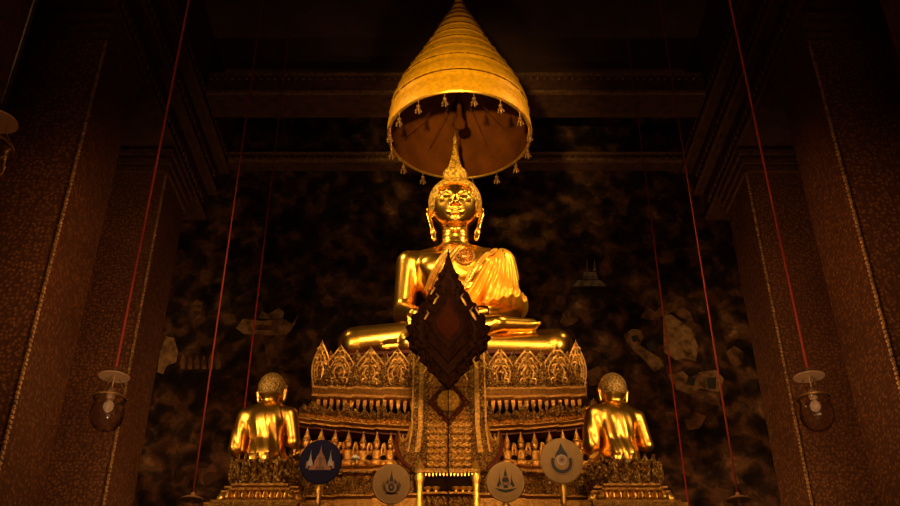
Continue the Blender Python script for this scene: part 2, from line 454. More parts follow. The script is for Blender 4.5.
for nm, y0, y1, z0, z1 in (('beam', 8.85, 9.3, HC + 7.50, HC + 7.85), ('beam', YB - .22, YB - .012, HC + 7.45, HC + 7.62)):
    mb = MB(); mb.box(xa, xb, y0, y1, z0, z1); o = struct(mb.build(nm, M['beam']))
    k = MB()
    k.tube([(xa + .02, y0, z0 + .03), (xb - .02, y0, z0 + .03)], .035, 6); k.tube([(xa + .02, y0, z1 - .03), (xb - .02, y0, z1 - .03)], .028, 6)
    n = 70
    for i in range(n): k.ball((xa + (xb - xa) * (i + .5) / n, y0 - .01, z1 - .10), .03, 6, 4)
    k.build('carved_edging', M['beamgold'], o, 40)

# painted figures on the mural wall
def paint(name, mat, polys, lift=.004):
    mb = MB()
    for poly in polys:
        n = len(poly)
        q = [P(x, y, YB - lift) for x, y in poly]
        q2 = [p + Vector((0, lift - .0005, 0)) for p in q]
        mb.add(q + q2, [tuple(range(n))] + [(i, (i + 1) % n, n + (i + 1) % n, n + i) for i in range(n)])
    mb.build(name, mat, wb)
paint('painted_boat', M['paint_pale'], [[(236, 328), (243, 319), (262, 321), (268, 320), (284, 319), (292, 324), (299, 313), (296, 322), (290, 332), (284, 335), (244, 334)], [(258, 318), (262, 311), (268, 314), (279, 308), (284, 312), (283, 318), (270, 319)]])
paint('painted_boat', M['paint_brown'], [[(254, 330), (254, 325), (277, 325), (277, 330)], [(263, 336), (279, 336), (282, 368), (268, 366)]], .007)
paint('painted_temple', M['paint_grey'], [[(573, 286), (578, 280), (600, 280), (607, 286)], [(583, 279), (584, 272), (596, 272), (598, 279)], [(586, 271), (587, 258), (588.5, 271)], [(593, 271), (594.5, 258), (596, 271)]])
paint('painted_sail', M['paint_pale'], [[(663, 313), (672, 315), (691, 329), (698, 346), (696, 361), (685, 358), (676, 360), (664, 352)]])
paint('painted_house', M['paint_pale'], [[(668, 375), (683, 371), (690, 378), (700, 372), (716, 370), (724, 379), (719, 392), (700, 388), (690, 394), (676, 389)]], .006)
paint('painted_house', M['paint_dark'], [[(707, 378), (716, 377), (716, 389), (708, 389)], [(688, 376), (696, 378), (694, 386), (686, 384)]], .009)
paint('painted_crowd', M['paint_pale'], [[(624, 335), (632, 329), (641, 330), (644, 337), (640, 345), (650, 352), (660, 358), (664, 366), (654, 372), (646, 362), (636, 352), (628, 345)]])
paint('painted_crowd', M['paint_dark'], [[(631, 336), (638, 335), (639, 341), (633, 342)], [(646, 344), (654, 340), (656, 348), (650, 352)]], .007)
paint('painted_house', M['paint_pale'], [[(157, 372), (160, 352), (166, 336), (174, 338), (178, 352), (176, 362), (166, 366), (163, 374)]])
paint('painted_crowd', M['paint_brown'], [[(180 + i * 7, 362), (183 + i * 7, 353 + (i % 2) * 2), (185.5 + i * 7, 362), (185 + i * 7, 369), (181 + i * 7, 369)] for i in range(6)])
paint('painted_cloud', M['paint_brown'], [[(192, 305), (196, 299), (203, 303), (201, 310), (194, 311)], [(560, 322), (563, 313), (567, 318), (571, 307), (574, 314), (578, 309), (580, 318), (574, 324), (566, 326)]])
paint('painted_roof', M['paint_brown'], [[(640, 318), (648, 306), (655, 312), (664, 304), (676, 303), (690, 312), (694, 322), (682, 318), (672, 312), (662, 316), (652, 320)], [(586, 372), (598, 366), (606, 372), (600, 384), (590, 386)], [(726, 352), (734, 346), (744, 352), (742, 364), (733, 368)], [(684, 420), (694, 412), (706, 416), (700, 428), (688, 430)]])

# ================================================================== THE GREAT STATUE
BX = xP(455.8, 333, 6.3); BY = 6.55; BZ = HC + 2.80
OFF = (BX, BY, BZ)
SX = .89      # breadth of the upper body
def torso(X, Y, Z):
    X = X / SX
    d = ell(X, Y, Z, (0, .05, .18), (.40, .27, .21))
    d = smin(d, ell(X, Y, Z, (0, .05, .44), (.25, .19, .30)), .10)
    d = smin(d, ell(X, Y, Z, (0, .03, .86), (.37, .215, .27)), .10)
    d = smin(d, cap(X, Y, Z, (-.36, .04, .975), (.36, .04, .975), .105, .105), .09)
    d = smin(d, cap(np.abs(X), Y, Z, (.05, .03, 1.10), (.40, .04, .985), .075, .085), .05)
    d = smin(d, ell(X, Y, Z, (-.17, -.12, .89), (.15, .075, .10)), .07)
    d = smin(d, ell(X, Y, Z, (.17, -.12, .89), (.15, .075, .10)), .07)
    d = smin(d, cap(X, Y, Z, (0, .03, 1.05), (0, .0, 1.38), .118, .108), .07)
    return d
def larm(X, Y, Z): return chain(X / SX, Y, Z, [(.425, .04, .985), (.49, .05, .56), (.12, -.28, .345)], [.118, .092, .062], .03)
def body(X, Y, Z):
    d = torso(X, Y, Z)
    # right arm, hanging to the shin
    d = smin(d, chain(X / SX, Y, Z, [(-.425, .04, .985), (-.462, .05, .55), (-.345, -.36, .33)], [.118, .093, .062], .03), .035)
    d = smin(d, larm(X, Y, Z), .03)
    # legs folded
    d = smin(d, chain(X, Y, Z, [(-.17, .03, .17), (-.745, -.20, .14)], [.17, .135], .05), .05)
    d = smin(d, chain(X, Y, Z, [(.17, .03, .17), (.745, -.20, .14)], [.17, .135], .05), .05)
    d = smin(d, chain(X, Y, Z, [(.745, -.20, .12), (-.34, -.36, .085)], [.13, .085], .05), .02)
    d = smin(d, chain(X, Y, Z, [(-.745, -.20, .155), (.10, -.39, .19), (.30, -.40, .235)], [.135, .105, .06], .05), .015)
    # right foot, sole up on the other thigh
    f = chain(X, Y, Z, [(.30, -.40, .235), (.56, -.32, .262)], [.058, .05], .02)
    for i in range(5):
        f = smin(f, cap(X, Y, Z, (.54, -.35 + i * .022, .265), (.62 - i * .01, -.35 + i * .024, .262), .019 - i * .0018, .015 - i * .0015), .01)
    d = smin(d, f, .02)
    d = smin(d, cap(X, Y, Z, (-.34, -.34, .08), (-.52, -.36, .06), .06, .045), .02)
    # left palm lying in the lap
    h = ell(X, Y, Z, (.02, -.32, .325), (.095, .062, .026))
    for i in range(4):
        y0 = -.28 - i * .027
        L = (.13, .145, .135, .105)[i]
        h = smin(h, chain(X, Y, Z, [(-.05, y0, .325), (-.05 - L * .55, y0 - .004, .335), (-.05 - L, y0 - .006, .328)], [.0155, .014, .011], .006), .008)
    h = smin(h, chain(X, Y, Z, [(.05, -.36, .335), (.0, -.395, .352), (-.05, -.39, .356)], [.019, .016, .012], .006), .012)
    d = smin(d, h, .012)
    # right hand bent over the shin, fingers pointing down
    h = chain(X, Y, Z, [(-.31, -.37, .335), (-.30, -.46, .285)], [.05, .045], .01)
    for i in range(4):
        x0 = -.347 + i * .030
        L = (.10, .135, .145, .125)[i]
        h = smin(h, chain(X, Y, Z, [(x0, -.475, .275), (x0 + .002, -.515, .275 - L * .45), (x0 + .004, -.505, .275 - L)], [.0155, .014, .011], .006), .007)
    h = smin(h, chain(X, Y, Z, [(-.27, -.41, .31), (-.225, -.46, .27), (-.215, -.485, .215)], [.019, .016, .012], .006), .012)
    d = smin(d, h, .012)
    return d
CZ = 1.55
def cranium(X, Y, Z): return ell(X, Y, Z, (0, .02, 1.575), (.184, .205, .205))
def head(X, Y, Z):
    A = np.abs(X)
    d = cranium(X, Y, Z)
    d = smin(d, ell(X, Y, Z, (0, -.02, 1.46), (.168, .178, .180)), .09)
    d = smin(d, ell(X, Y, Z, (0, -.125, 1.318), (.055, .042, .036)), .08)
        # brow, nose
    br = chain(A, Y, Z, [(.016, -.196, 1.515), (.055, -.192, 1.553), (.105, -.165, 1.555), (.15, -.11, 1.52)], [.008, .009, .008, .006], .01)
    d = smin(d, br, .05)
    ns = chain(A * 1., Y, Z, [(0, -.196, 1.535), (0, -.213, 1.47), (0, -.232, 1.428)], [.014, .017, .022], .01)
    ns = smin(ns, ell(A, Y, Z, (.025, -.205, 1.424), (.019, .022, .016)), .012)
    d = smin(d, ns, .012)
    # eye sockets then half closed lids
    d = smax(d, -ell(A, Y, Z, (.073, -.230, 1.507), (.05, .028, .020)), .04)
    d = smin(d, ell(A, Y, Z, (.073, -.153, 1.490), (.047, .042, .026)), .016)
    d = smax(d, -chain(A, Y, Z, [(.032, -.196, 1.484), (.073, -.205, 1.475), (.117, -.178, 1.485)], [.003, .005, .003], .004), .005)
    # mouth
    lp = chain(A, Y, Z, [(0, -.200, 1.364), (.022, -.199, 1.372), (.060, -.172, 1.366)], [.011, .012, .006], .008)
    lp = smin(lp, chain(A, Y, Z, [(0, -.197, 1.344), (.03, -.19, 1.347), (.055, -.173, 1.362)], [.014, .012, .005], .008), .005)
    d = smin(d, lp, .018)
    d = smax(d, -chain(A, Y, Z, [(0, -.214, 1.357), (.03, -.208, 1.361), (.066, -.176, 1.369)], [.004, .004, .003], .004), .004)
    # long ears
    er = chain(A, Y, Z, [(.19, .02, 1.44), (.225, .035, 1.52), (.228, .02, 1.46), (.206, .0, 1.37), (.184, -.005, 1.27), (.174, .0, 1.205)], [.016, .018, .018, .02, .022, .020], .012)
    er = smax(er, -ell(A, Y, Z, (.190, -.018, 1.25), (.03, .012, .045)), .008)
    d = smin(d, er, .012)
    # neck with rings
    nk = cap(X, Y, Z, (0, .02, 1.0), (0, .015, 1.42), .118, .108) - .002 * np.sin(Z * 95)
    d = smin(d, nk, .03)
    return d
statue = thing('seated_statue', 'large gilded seated statue with a pointed flame crown, on top of the ornate altar', 'statue', OFF)
mB = surfnets(body, (-.92, -.60, -.03), (.92, .40, 1.16), .0115)
def headclip(X, Y, Z): return smax(head(X, Y, Z), 1.06 - Z, .01)
mH = surfnets(headclip, (-.28, -.29, 1.03), (.28, .27, 1.84), .0058)
sdf_obj('body', [mB, mH], M['gold'], statue, OFF)
def hair(X, Y, Z):
    A = np.abs(X)
    d = ell(X, Y, Z, (0, .02, 1.575), (.226, .222, .226))
    d = smin(d, ell(X, Y, Z, (0, .03, 1.855), (.108, .108, .098)), .014)
    fl = 1.652 - 1.6 * A * A - 14 * np.maximum(0, A - .135) - np.maximum(0, Y - .02) * 1.5
    fl = np.where(Y < .02, np.maximum(fl, 1.46), fl)    # hairline: high over the brow, low behind
    fl = np.maximum(fl, 1.30)
    return smax(d, fl - Z, .012)
mC = surfnets(hair, (-.26, -.26, 1.27), (.26, .29, 1.98), .0085)
ha = sdf_obj('curled_hair', [mC], M['hair'], statue, OFF)
mb = MB()
mb.lathe((BX, BY + .03, BZ), [(.02, 1.92), (.062, 1.93), (.064, 1.945), (.052, 1.96), (.056, 1.978), (.046, 1.995), (.048, 2.008), (.038, 2.035), (.040, 2.05), (.029, 2.09), (.031, 2.103), (.020, 2.16), (.013, 2.23), (.017, 2.245), (.018, 2.26), (.007, 2.30), (.002, 2.345)], 20)
for k in range(10):
    a = k * PI / 5
    mb.leaf((BX + .052 * math.cos(a), BY + .03 + .052 * math.sin(a), BZ + 1.925), .04, .07, a + PI / 2, -.25, .012, 3, 8)
mb.build('flame_finial', M['hair'], statue, 50)
# robe over the chest and left shoulder
def torso_l(X, Y, Z): return smin(torso(X, Y, Z), larm(X, Y, Z), .03)
def robe(X, Y, Z):
    # concentric soft folds about the badge
    rr = np.sqrt((X - .09) ** 2 + (Z - .95) ** 2)
    T = torso_l(X, Y, Z); X = X / SX
    rr = np.sqrt((X - .09) ** 2 + (Z - .95) ** 2)
    d = T - .013 - .0045 * np.sin(rr * 75) * np.clip(rr * 4 - .25, 0, 1)
    edge = (-.02 - X) * .85 + (Z - 1.05) * .55        # edge running from the neck to the right flank
    d = smax(d, edge, .006)
    d = smax(d, Z - 1.115 + np.maximum(0, .13 - np.abs(X)) * .9, .008)
    d = smax(d, .30 - Z, .006)
    d = smax(d, X - .50, .02)
    return d
sdf_obj('robe', [surfnets(robe, (-.42, -.24, .28), (.56, .34, 1.15), .0095)], M['robe'], statue, OFF)
def shawl(X, Y, Z):
    X0 = X; X = X / SX
    low = np.clip((1.0 - Z) * 2.6, 0, 1)
    base = smin(torso(X0, Y, Z), larm(X0, Y, Z), .05)
    drape = smin(base, cap(X, Y, Z, (.30, -.06, .90), (.44, -.09, .58), .10, .12), .08)
    base = base + (drape - base) * low
    ang = np.arctan2(X - .47, 1.25 - Z)
    d = base - .014 - .016 * low - .012 * np.clip(low * 1.5, .12, 1) * np.sin(ang * 58 + 3 * np.sin(Z * 5)) - .005 * low * np.sin(ang * 25 + 1)
    d = d - .048 * np.clip((.75 - Z) * 3, 0, 1) * np.clip((X - .3) * 4, 0, 1)
    up = (Z - 1.04) - (X - .37) * 1.45          # border running down from the shoulder to the chest
    d = smax(d, up * .55, .008)
    hem = (.555 + .10 * np.clip((.58 - X) * 1.1, -.2, 1) * -1 + .006 * np.sin(ang * 58)) - Z
    d = smax(d, hem, .008)
    d = smax(d, .10 - X, .008)
    return d
sdf_obj('pleated_shawl', [surfnets(shawl, (.05, -.30, .46), (.74, .36, 1.18), .0085)], M['cloth'], statue, OFF)
# embroidered border of the shawl, sash on the far side and round badge
def on_torso(x, z, lift):
    x = x * SX; y = -.45
    for _ in range(60):
        d = float(np.minimum(torso_l(np.array([x]), np.array([y]), np.array([z])), robe(np.array([x]), np.array([y]), np.array([z])))[0])
        if d < lift: break
        y += max(d - lift, .001) * .8
    return (BX + x, BY + y, BZ + z)
mb = MB()
pts = [(.375 - .03 * t * 10, 1.055 - .04 * t * 10) for t in [i / 10 for i in range(11)]]
mb.tube([on_torso(x, z, .022) for x, z in pts], .012, 6); mb.tube([on_torso(x - .035, z - .0, .012) for x, z in pts], .007, 6)
for i in range(20):
    t = i / 20; x, z = .36 - .3 * t, 1.055 - .4 * t
    mb.ball(on_torso(x - .008, z, .016), .011, 6, 4)
mb.build('shawl_border', M['gold_matte'], statue, 40)
mb = MB()
c = Vector(on_torso(.085, .915, .012))
for r, w in ((.078, .010), (.034, .007)):
    mb.tube([on_torso(.085 + r * math.cos(a), .915 + r * .9 * math.sin(a), .013) for a in [2 * PI * i / 24 for i in range(25)]], w, 6)
mb.ball(tuple(c), .026, 12, 6, (1, .4, .8))
for i in range(12):
    a = 2 * PI * i / 12; mb.ball(on_torso(.085 + .054 * math.cos(a), .915 + .048 * math.sin(a), .012), .008, 6, 4)
mb.build('round_badge', M['figure'], statue, 40)
mb = MB()
for dx, r in ((-.012, .015), (.02, .012), (.06, .014), (.10, .012)):
    mb.tube([on_torso(x + dx, z, .014) for x, z in [(-.035 - .22 * (t / 9), 1.03 - .35 * (t / 9)) for t in range(10)]], r, 6)
mb.build('sash_edge', M['gold_matte'], statue, 40)

# ================================================================== THE TIERED CANOPY
UX, UY, UZ = xP(459.5, 133, 6.58), 6.58, HC + 5.08
um = thing('ceremonial_umbrella', 'tall yellow conical tiered umbrella hanging over the great seated statue', 'umbrella', (UX, UY, UZ))
PR = [(5.08, .622), (5.16, .625), (5.29, .618), (5.44, .596), (5.64, .527), (5.92, .383), (6.18, .262), (6.41, .170), (6.60, .075), (6.72, .036), (6.82, .018)]
def ur(z):
    for (z0, r0), (z1, r1) in zip(PR, PR[1:]):
        if z <= z1: return r0 + (r1 - r0) * (z - z0) / (z1 - z0)
    return .02
tiers = [5.08, 5.33, 5.56, 5.77, 5.95, 6.10, 6.24, 6.36, 6.47, 6.57, 6.68, 6.82]
mb = MB(); prof = []
for a, b2 in zip(tiers, tiers[1:]):
    for i in range(6):
        t = i / 6; z = a + (b2 - a) * t
        prof.append((ur(z) + .020 * (1 - t) ** 2 * min(1, ur(z) * 4) + .006 * math.sin(PI * t), z - 5.08))
prof.append((.018, 1.74))
mb.lathe((UX, UY, UZ), prof, 72, False)
mb.deform(lambda x, y, z: ((UX + (x - UX) * (1 + .006 * math.sin(26 * math.atan2(y - UY, x - UX) + z * 9))), y, z))
mb.build('canopy', M['umbrella'], um, 50)
mb = MB()
for a in tiers[1:-1]:
    r = ur(a) + .012
    mb.tube([(UX + r * math.cos(q), UY + r * math.sin(q), UZ + a - 5.08 - .006) for q in [2 * PI * i / 48 for i in range(49)]], .011, 5, False)
mb.build('seam', M['seam'], um, 40)
mb = MB(); mb.lathe((UX, UY, UZ), [(.612, .004), (.600, .18), (.55, .42), (.36, .78), (.16, 1.20), (.02, 1.52)], 64, False)
mb.build('lining', M['lining'], um, 50)
mb = MB()
mb.tube([(UX + .626 * math.cos(q), UY + .626 * math.sin(q), UZ + .004) for q in [2 * PI * i / 64 for i in range(65)]], .014, 6, False)
mb.build('rim_band', M['gold_matte'], um, 40)
mb = MB()
mb.lathe((UX, UY, UZ), [(.012, .10), (.05, .12), (.06, .16), (.03, .22), (.018, .4), (.018, 1.5)], 16)
for k in range(12):
    a = k * PI / 6
    mb.tube([(UX + .03 * math.cos(a), UY + .03 * math.sin(a), UZ + .62), (UX + .585 * math.cos(a), UY + .585 * math.sin(a), UZ + .22)], .0035, 5)
mb.build('ribs', M['lining'], um, 40)
mb = MB(); mb.tube([(UX, UY, UZ + 1.7), (UX, UY, ZCEIL - .002)], .012, 8); mb.lathe((UX, UY, UZ), [(.03, 1.70), (.035, 1.75), (.012, 1.80), (.02, 1.84), (.008, 1.95)], 12)
mb.build('hanging_rod', M['tassel'], um, 40)
NT = 16
t0 = None
for k in range(NT):
    a = 2 * PI * (k + .47) / NT - PI / 2
    cx, cy = UX + .618 * math.cos(a), UY + .618 * math.sin(a)
    if t0 is None:
        mb = MB()
        mb.tube([(0, 0, .01), (0, 0, -.05)], .005, 5)
        mb.lathe((0, 0, 0), [(.004, -.05), (.016, -.058), (.018, -.066), (.008, -.074), (.012, -.082)], 8)
        for q in range(5):
            b2 = 2 * PI * q / 5
            mb.tube([(.006 * math.cos(b2), .006 * math.sin(b2), -.08), (.022 * math.cos(b2), .022 * math.sin(b2), -.115)], [.006, .007], 5)
            mb.ball((.024 * math.cos(b2), .024 * math.sin(b2), -.122), .009, 6, 4)
        t0 = mkobj('tassel', mb.v, mb.f, M['tassel'], um, 40, origin=(0, 0, 0)); o = t0
    else:
        o = t0.copy(); COL.objects.link(o); o.parent = um
    o.location = (cx - UX, cy - UY, 0)

# ================================================================== THE ALTAR
TX = xP(449, 400, 6.0)
throne = thing('tiered_altar', 'gilded and mirror-mosaic tiered altar carrying the great seated statue', 'altar', (TX, 6.5, 0))
def segs(W, step=.022, fr=(0, .47, .70, .88, 1.0)):
    out = []
    for i in range(len(fr) - 1):
        for sg in ((-1, 1)):
            a, b2 = fr[i] * W, fr[i + 1] * W
            out.append((TX + min(sg * a, sg * b2), TX + max(sg * a, sg * b2), i * step))
    return out
def yoff(x, W, step=.022, fr=(0, .47, .70, .88, 1.0)):
    u = abs(x - TX) / W
    for i in range(len(fr) - 1):
        if u <= fr[i + 1] + 1e-6: return i * step
    return (len(fr) - 2) * step
def sagger(W, c): return lambda x, y, z: (x, y, z + c * (min(1.1, abs(x - TX) / W)) ** 2)
YBK = 7.35
def tier(name, mat, W, yf, prof, sag=0., step=.022, yb=YBK):
    mb = MB()
    for a, b2, o in segs(W, step):
        n = max(1, int((b2 - a) / .08))
        for i in range(n):
            mb.mold(a + (b2 - a) * i / n, a + (b2 - a) * (i + 1) / n, yf + o, prof, yb - o)
    mb.deform(sagger(W, sag))
    return mb.build(name, mat, throne)
# --- tier of the great flame leaves, y 347-396
YA = 6.0; WA = 134 * dep(380, YA) / F
zA0, zA1 = zP(395, YA), zP(350, YA)
tier('statue_platform', M['redlacq'], WA * .93, YA + .07, [(0, zA0 + .01), (0, BZ - .06), (.03, BZ - .05), (.03, BZ - .03)], 0.)
hA = zA1 - zA0
def mk(name, x, y, z, w, h, mat, yaw=0, lean=.1, depth=.04, teeth=5, rows=18, fat=.38):
    mb = MB(); mb.leaf((x, y, z), w, h, yaw, lean, depth, teeth, rows, fat=fat); o = mb.build(name, mat, throne, 50)
    if name == 'flame_leaf':
        cy, sy = math.cos(yaw), math.sin(yaw); e = MB()
        for sc, lift in ((.95, .0), (.66, .5), (.34, 1.)):
            line = []
            for i in range(29):
                q = -1 + 2 * i / 28; t = 1 - abs(q); t = t
                base = (math.sin(PI * min(1, t / (2 * fat))) * .35 + .65) if t < fat else math.cos((t - fat) / (1 - fat) * PI / 2) ** 1.15
                u = math.copysign(w / 2 * base * sc * .93, q); zz = h * (t * sc + (1 - sc) * .30); tt = zz / h
                out = depth * lift * .9 + lean * h * tt * tt + .004
                line.append((x + u * cy + out * sy, y + u * sy - out * cy, z + zz))
            e.tube(line, .0055, 5)
        for k in range(5):
            t = .12 + k * .15; zz = h * t; base = 1 - t
            for sg in (-1, 1):
                pts = []
                for j in range(6):
                    a = j * 1.1
                    u = sg * (w * .17 * base + (.022 - .003 * j) * math.cos(a)); z2 = zz + .05 * h + (.022 - .003 * j) * math.sin(a); tt = z2 / h
                    out = depth * .75 + lean * h * tt * tt
                    pts.append((x + u * cy + out * sy, y + u * sy - out * cy, z + z2))
                e.tube(pts, [.004, .005, .005, .005, .004, .003], 4)
        e.build('gilt_edge', M['edge'], o, 60)
    return o
sa = .045
for sg in (-1, 1):
    for u, w, hh, out in ((.20, .22, .90, .0), (.385, .225, .92, .0), (.59, .245, .94, .0), (.82, .245, .97, .0), (.968, .15, 1.06, .02)):
        x = TX + sg * u * WA
        mk('flame_leaf', x, YA + yoff(x, WA) - .02, zA0 + .02 + sa * u * u, w * WA * 1.02, hA * hh, M['mosaic'], 0, .10, .05, 6, 24, .42)
    for u in (.29, .485, .70, .91):
        x = TX + sg * u * WA
        mk('small_flame_leaf', x, YA + yoff(x, WA) - .065, zA0 + .02 + sa * u * u, .10 * WA, hA * .52, M['mosaic_fine'], 0, .12, .03, 4, 14)
        mk('small_flame_leaf', x, YA + yoff(x, WA) + .03, zA0 + hA * .45 + sa * u * u, .14 * WA, hA * .54, M['mosaic_fine'], 0, .08, .03, 4, 14)
    for j in range(4):    # leaves along the sides of the throne
        mk('flame_leaf', TX + sg * (WA + .0 - .0), YA + .30 + j * .22, zA0 + .03, .22, hA * 1.04, M['mosaic'], sg * PI / 2, .14, .05, 6, 24, .42)
# little beads and flower knobs at the feet of the leaves
n = 64; bead = None
for i in range(n):
    x = TX - WA + 2 * WA * (i + .5) / n; u = abs(x - TX) / WA
    if bead is None:
        m_ = MB(); m_.ball((0, 0, 0), .016, 8, 5); bead = mkobj('bead', m_.v, m_.f, M['mosaic_fine'], throne, 40, origin=(0, 0, 0)); o = bead
    else: o = bead.copy(); COL.objects.link(o); o.parent = throne
    o.location = (x - TX, YA + yoff(x, WA) - .055 - 6.5, zA0 + .025 + .02 * (i % 2) + sa * u * u)
# --- cornice under the leaves and its row of hanging teeth
z0, z1 = zP(401, YA - .05), zA0 + .02
tier('cornice', M['ledge'], WA * 1.015, YA - .02, [(-.02, z0 - .01), (.02, z0), (.05, z0 + .012), (.05, z0 + .03), (.03, z0 + .036), (.06, z1 - .015), (.06, z1)], sa)
zt1, zt0 = z0, zP(413, 5.93)
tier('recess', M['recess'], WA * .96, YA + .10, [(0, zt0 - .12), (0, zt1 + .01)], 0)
mb = MB(); n = 40
for i in range(n):
    x = TX - WA * .99 + 1.98 * WA * (i + .5) / n
    y = YA - .02 + yoff(x, WA * 1.015); w = .013
    zt = zt1 + .005; zb = zt1 - (zt1 - zt0) * .95
    mb.add([(x - w, y - .02, zt), (x + w, y - .02, zt), (x + w, y + .03, zt), (x - w, y + .03, zt), (x - w * .9, y - .03, (zt + zb) / 2), (x + w * .9, y - .03, (zt + zb) / 2), (x, y, zb)],
           [(0, 1, 5, 4), (4, 5, 6), (1, 2, 6, 5), (3, 0, 4, 6), (2, 3, 6)])
mb.deform(sagger(WA, sa)); mb.build('hanging_teeth', M['figure'], throne)
# --- second tier: crest of small leaves, carved frieze, curved cornice
YB2 = 5.88; WB = 157 * dep(420, YB2) / F
zB1, zBm, zB0 = zP(419, YB2), zP(428, YB2), zP(434, YB2)
sb = .095
tier('frieze', M['mosaic'], WB * .97, YB2 + .03, [(-.03, zBm - .005), (.0, zBm), (.008, zBm + .02), (0, zBm + .035), (.0, zB1 - .02), (.02, zB1 - .012), (.02, zB1)], sb)
tier('frieze_cornice', M['ledge'], WB, YB2 + .0, [(-.05, zB0), (.02, zB0 + .008), (.02, zB0 + .02), (.0, zB0 + .026), (.03, zBm - .004), (.03, zBm + .002)], sb)
tier('cornice_underside', M['redlacq'], WB * .985, YB2 + .015, [(-.06, zB0 - .03), (.0, zB0 - .012), (.0, zB0 + .001)], sb)
n = 34; first = None
for i in range(n):
    x = TX - WB * .97 + 1.94 * WB * (i + .5) / n
    big = i % 4 == 1
    u = abs(x - TX) / WB
    if abs(x - TX) < .18: continue
    mk('crest_leaf', x, YB2 + .0 + yoff(x, WB * .97), zB1 - .005 + sb * u * u, .062 * (1.15 if big else 1), (.052 if not big else .095), M['mosaic_fine'], 0, .1, .02, 3, 10)
mb = MB(); n = 66
for r in range(2):
    for i in range(n):
        x = TX - WB * .97 + 1.94 * WB * (i + .5) / n
        mb.pyramid((x, YB2 + .03 + yoff(x, WB * .97) - .002, zBm + .035 + (zB1 - zBm - .06) * (.28 + .5 * r)), .016, .017, .018)
mb.deform(sagger(WB * .97, sb)); mb.build('diamond_studs', M['gold_matte'], throne)
# --- tier of little guardian figures holding up the cornice, y 434-468
YC = 5.84
zC1, zC0 = zB0 - .02, zP(468, YC - .06)
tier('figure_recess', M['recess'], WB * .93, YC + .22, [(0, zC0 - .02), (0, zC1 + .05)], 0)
WC = 158 * dep(470, YC) / F
tier('figure_ledge', M['ledge'], WC, YC - .09, [(-.04, zC0 - .06), (.0, zC0 - .05), (.03, zC0 - .035), (.03, zC0 - .02), (.01, zC0 - .012), (.03, zC0)], .0)
def figure_mesh(h):
    mb = MB(); s_ = h
    mb.lathe((0, 0, 0), [(.20 * s_, 0), (.23 * s_, .03 * s_), (.20 * s_, .07 * s_)], 10)
    mb.ball((0, 0, .16 * s_), .19 * s_, 10, 6, (1.1, .8, .62))
    for sg in (-1, 1):
        mb.tube([(sg * .08 * s_, -.02 * s_, .14 * s_), (sg * .24 * s_, -.12 * s_, .16 * s_), (sg * .12 * s_, -.17 * s_, .06 * s_)], [.075 * s_, .06 * s_, .04 * s_], 7)
        mb.tube([(sg * .12 * s_, 0, .47 * s_), (sg * .24 * s_, -.02 * s_, .38 * s_), (sg * .22 * s_, -.08 * s_, .55 * s_), (sg * .19 * s_, -.06 * s_, .66 * s_)], [.05 * s_, .045 * s_, .038 * s_, .04 * s_], 7)
    mb.lathe((0, 0, 0), [(.13 * s_, .2 * s_), (.10 * s_, .30 * s_), (.15 * s_, .44 * s_), (.11 * s_, .50 * s_), (.045 * s_, .52 * s_), (.045 * s_, .56 * s_)], 10, True, 1, .75)
    mb.ball((0, -.01 * s_, .62 * s_), .088 * s_, 10, 7, (1, 1, 1.15))
    mb.lathe((0, 0, 0), [(.10 * s_, .67 * s_), (.11 * s_, .69 * s_), (.075 * s_, .74 * s_), (.08 * s_, .76 * s_), (.045 * s_, .82 * s_), (.05 * s_, .84 * s_), (.02 * s_, .92 * s_), (.004 * s_, 1.0 * s_)], 10)
    return mb
fig = None
hF = zC1 - zC0
for sg in (-1, 1):
    for px in (46, 58, 72, 86, 101, 115, 129, 144):
        x = TX + sg * px * dep(450, YC) / F
        u = abs(x - TX) / WB
        y = YC - .03 + yoff(x, WB)
        if fig is None:
            m_ = figure_mesh(1.0)
            fig = mkobj('guardian_figure', m_.v, m_.f, M['figure'], throne, 45, origin=(0, 0, 0)); o = fig
        else:
            o = fig.copy(); COL.objects.link(o); o.parent = throne
        sc = hF + sb * u * u - .004
        o.scale = (sc * .98, sc * .9, sc)
        o.location = (x - TX, y - 6.5, zC0 - .001)
# --- lower tiers
YD = 5.66; WD = 160 * dep(488, YD) / F
zD1, zD0 = zC0 - .05, zP(500, YD)
tier('lower_frieze', M['mosaic'], WD * .97, YD + .04, [(0, zD0), (0, zD1 - .02), (.03, zD1 - .01), (.03, zD1)], 0)
n = 30
for i in range(n):
    x = TX - WD * .96 + 1.92 * WD * (i + .5) / n
    if abs(x - TX) < .19: continue
    mk('frieze_leaf', x, YD + .02 + yoff(x, WD * .97), zD0 + .005, .075, (zD1 - zD0) * (.86 if i % 2 else .72), M['mosaic_fine'], 0, .06, .025, 4, 12)
YE = 5.56; WE = 164 * dep(505, YE) / F
zE1, zE0 = zD0 + .004, zP(530, YE)
tier('lower_cornice', M['ledge'], WE, YE + .03, [(-.02, zE0), (.0, zE0 + .06), (.03, zE0 + .08), (.03, zE1 - .02), (.06, zE1 - .01), (.06, zE1)], 0)
mb = MB(); n = 60
for i in range(n):
    x = TX - WE + 2 * WE * (i + .5) / n
    mb.pyramid((x, YE + .0 + yoff(x, WE), zE0 + .10), .018, .02, .02)
mb.build('diamond_studs', M['gold_matte'], throne)
tier('plinth', M['redlacq'], WE * 1.0, YE + .04, [(.0, .002), (0, zE0 + .005)], 0)
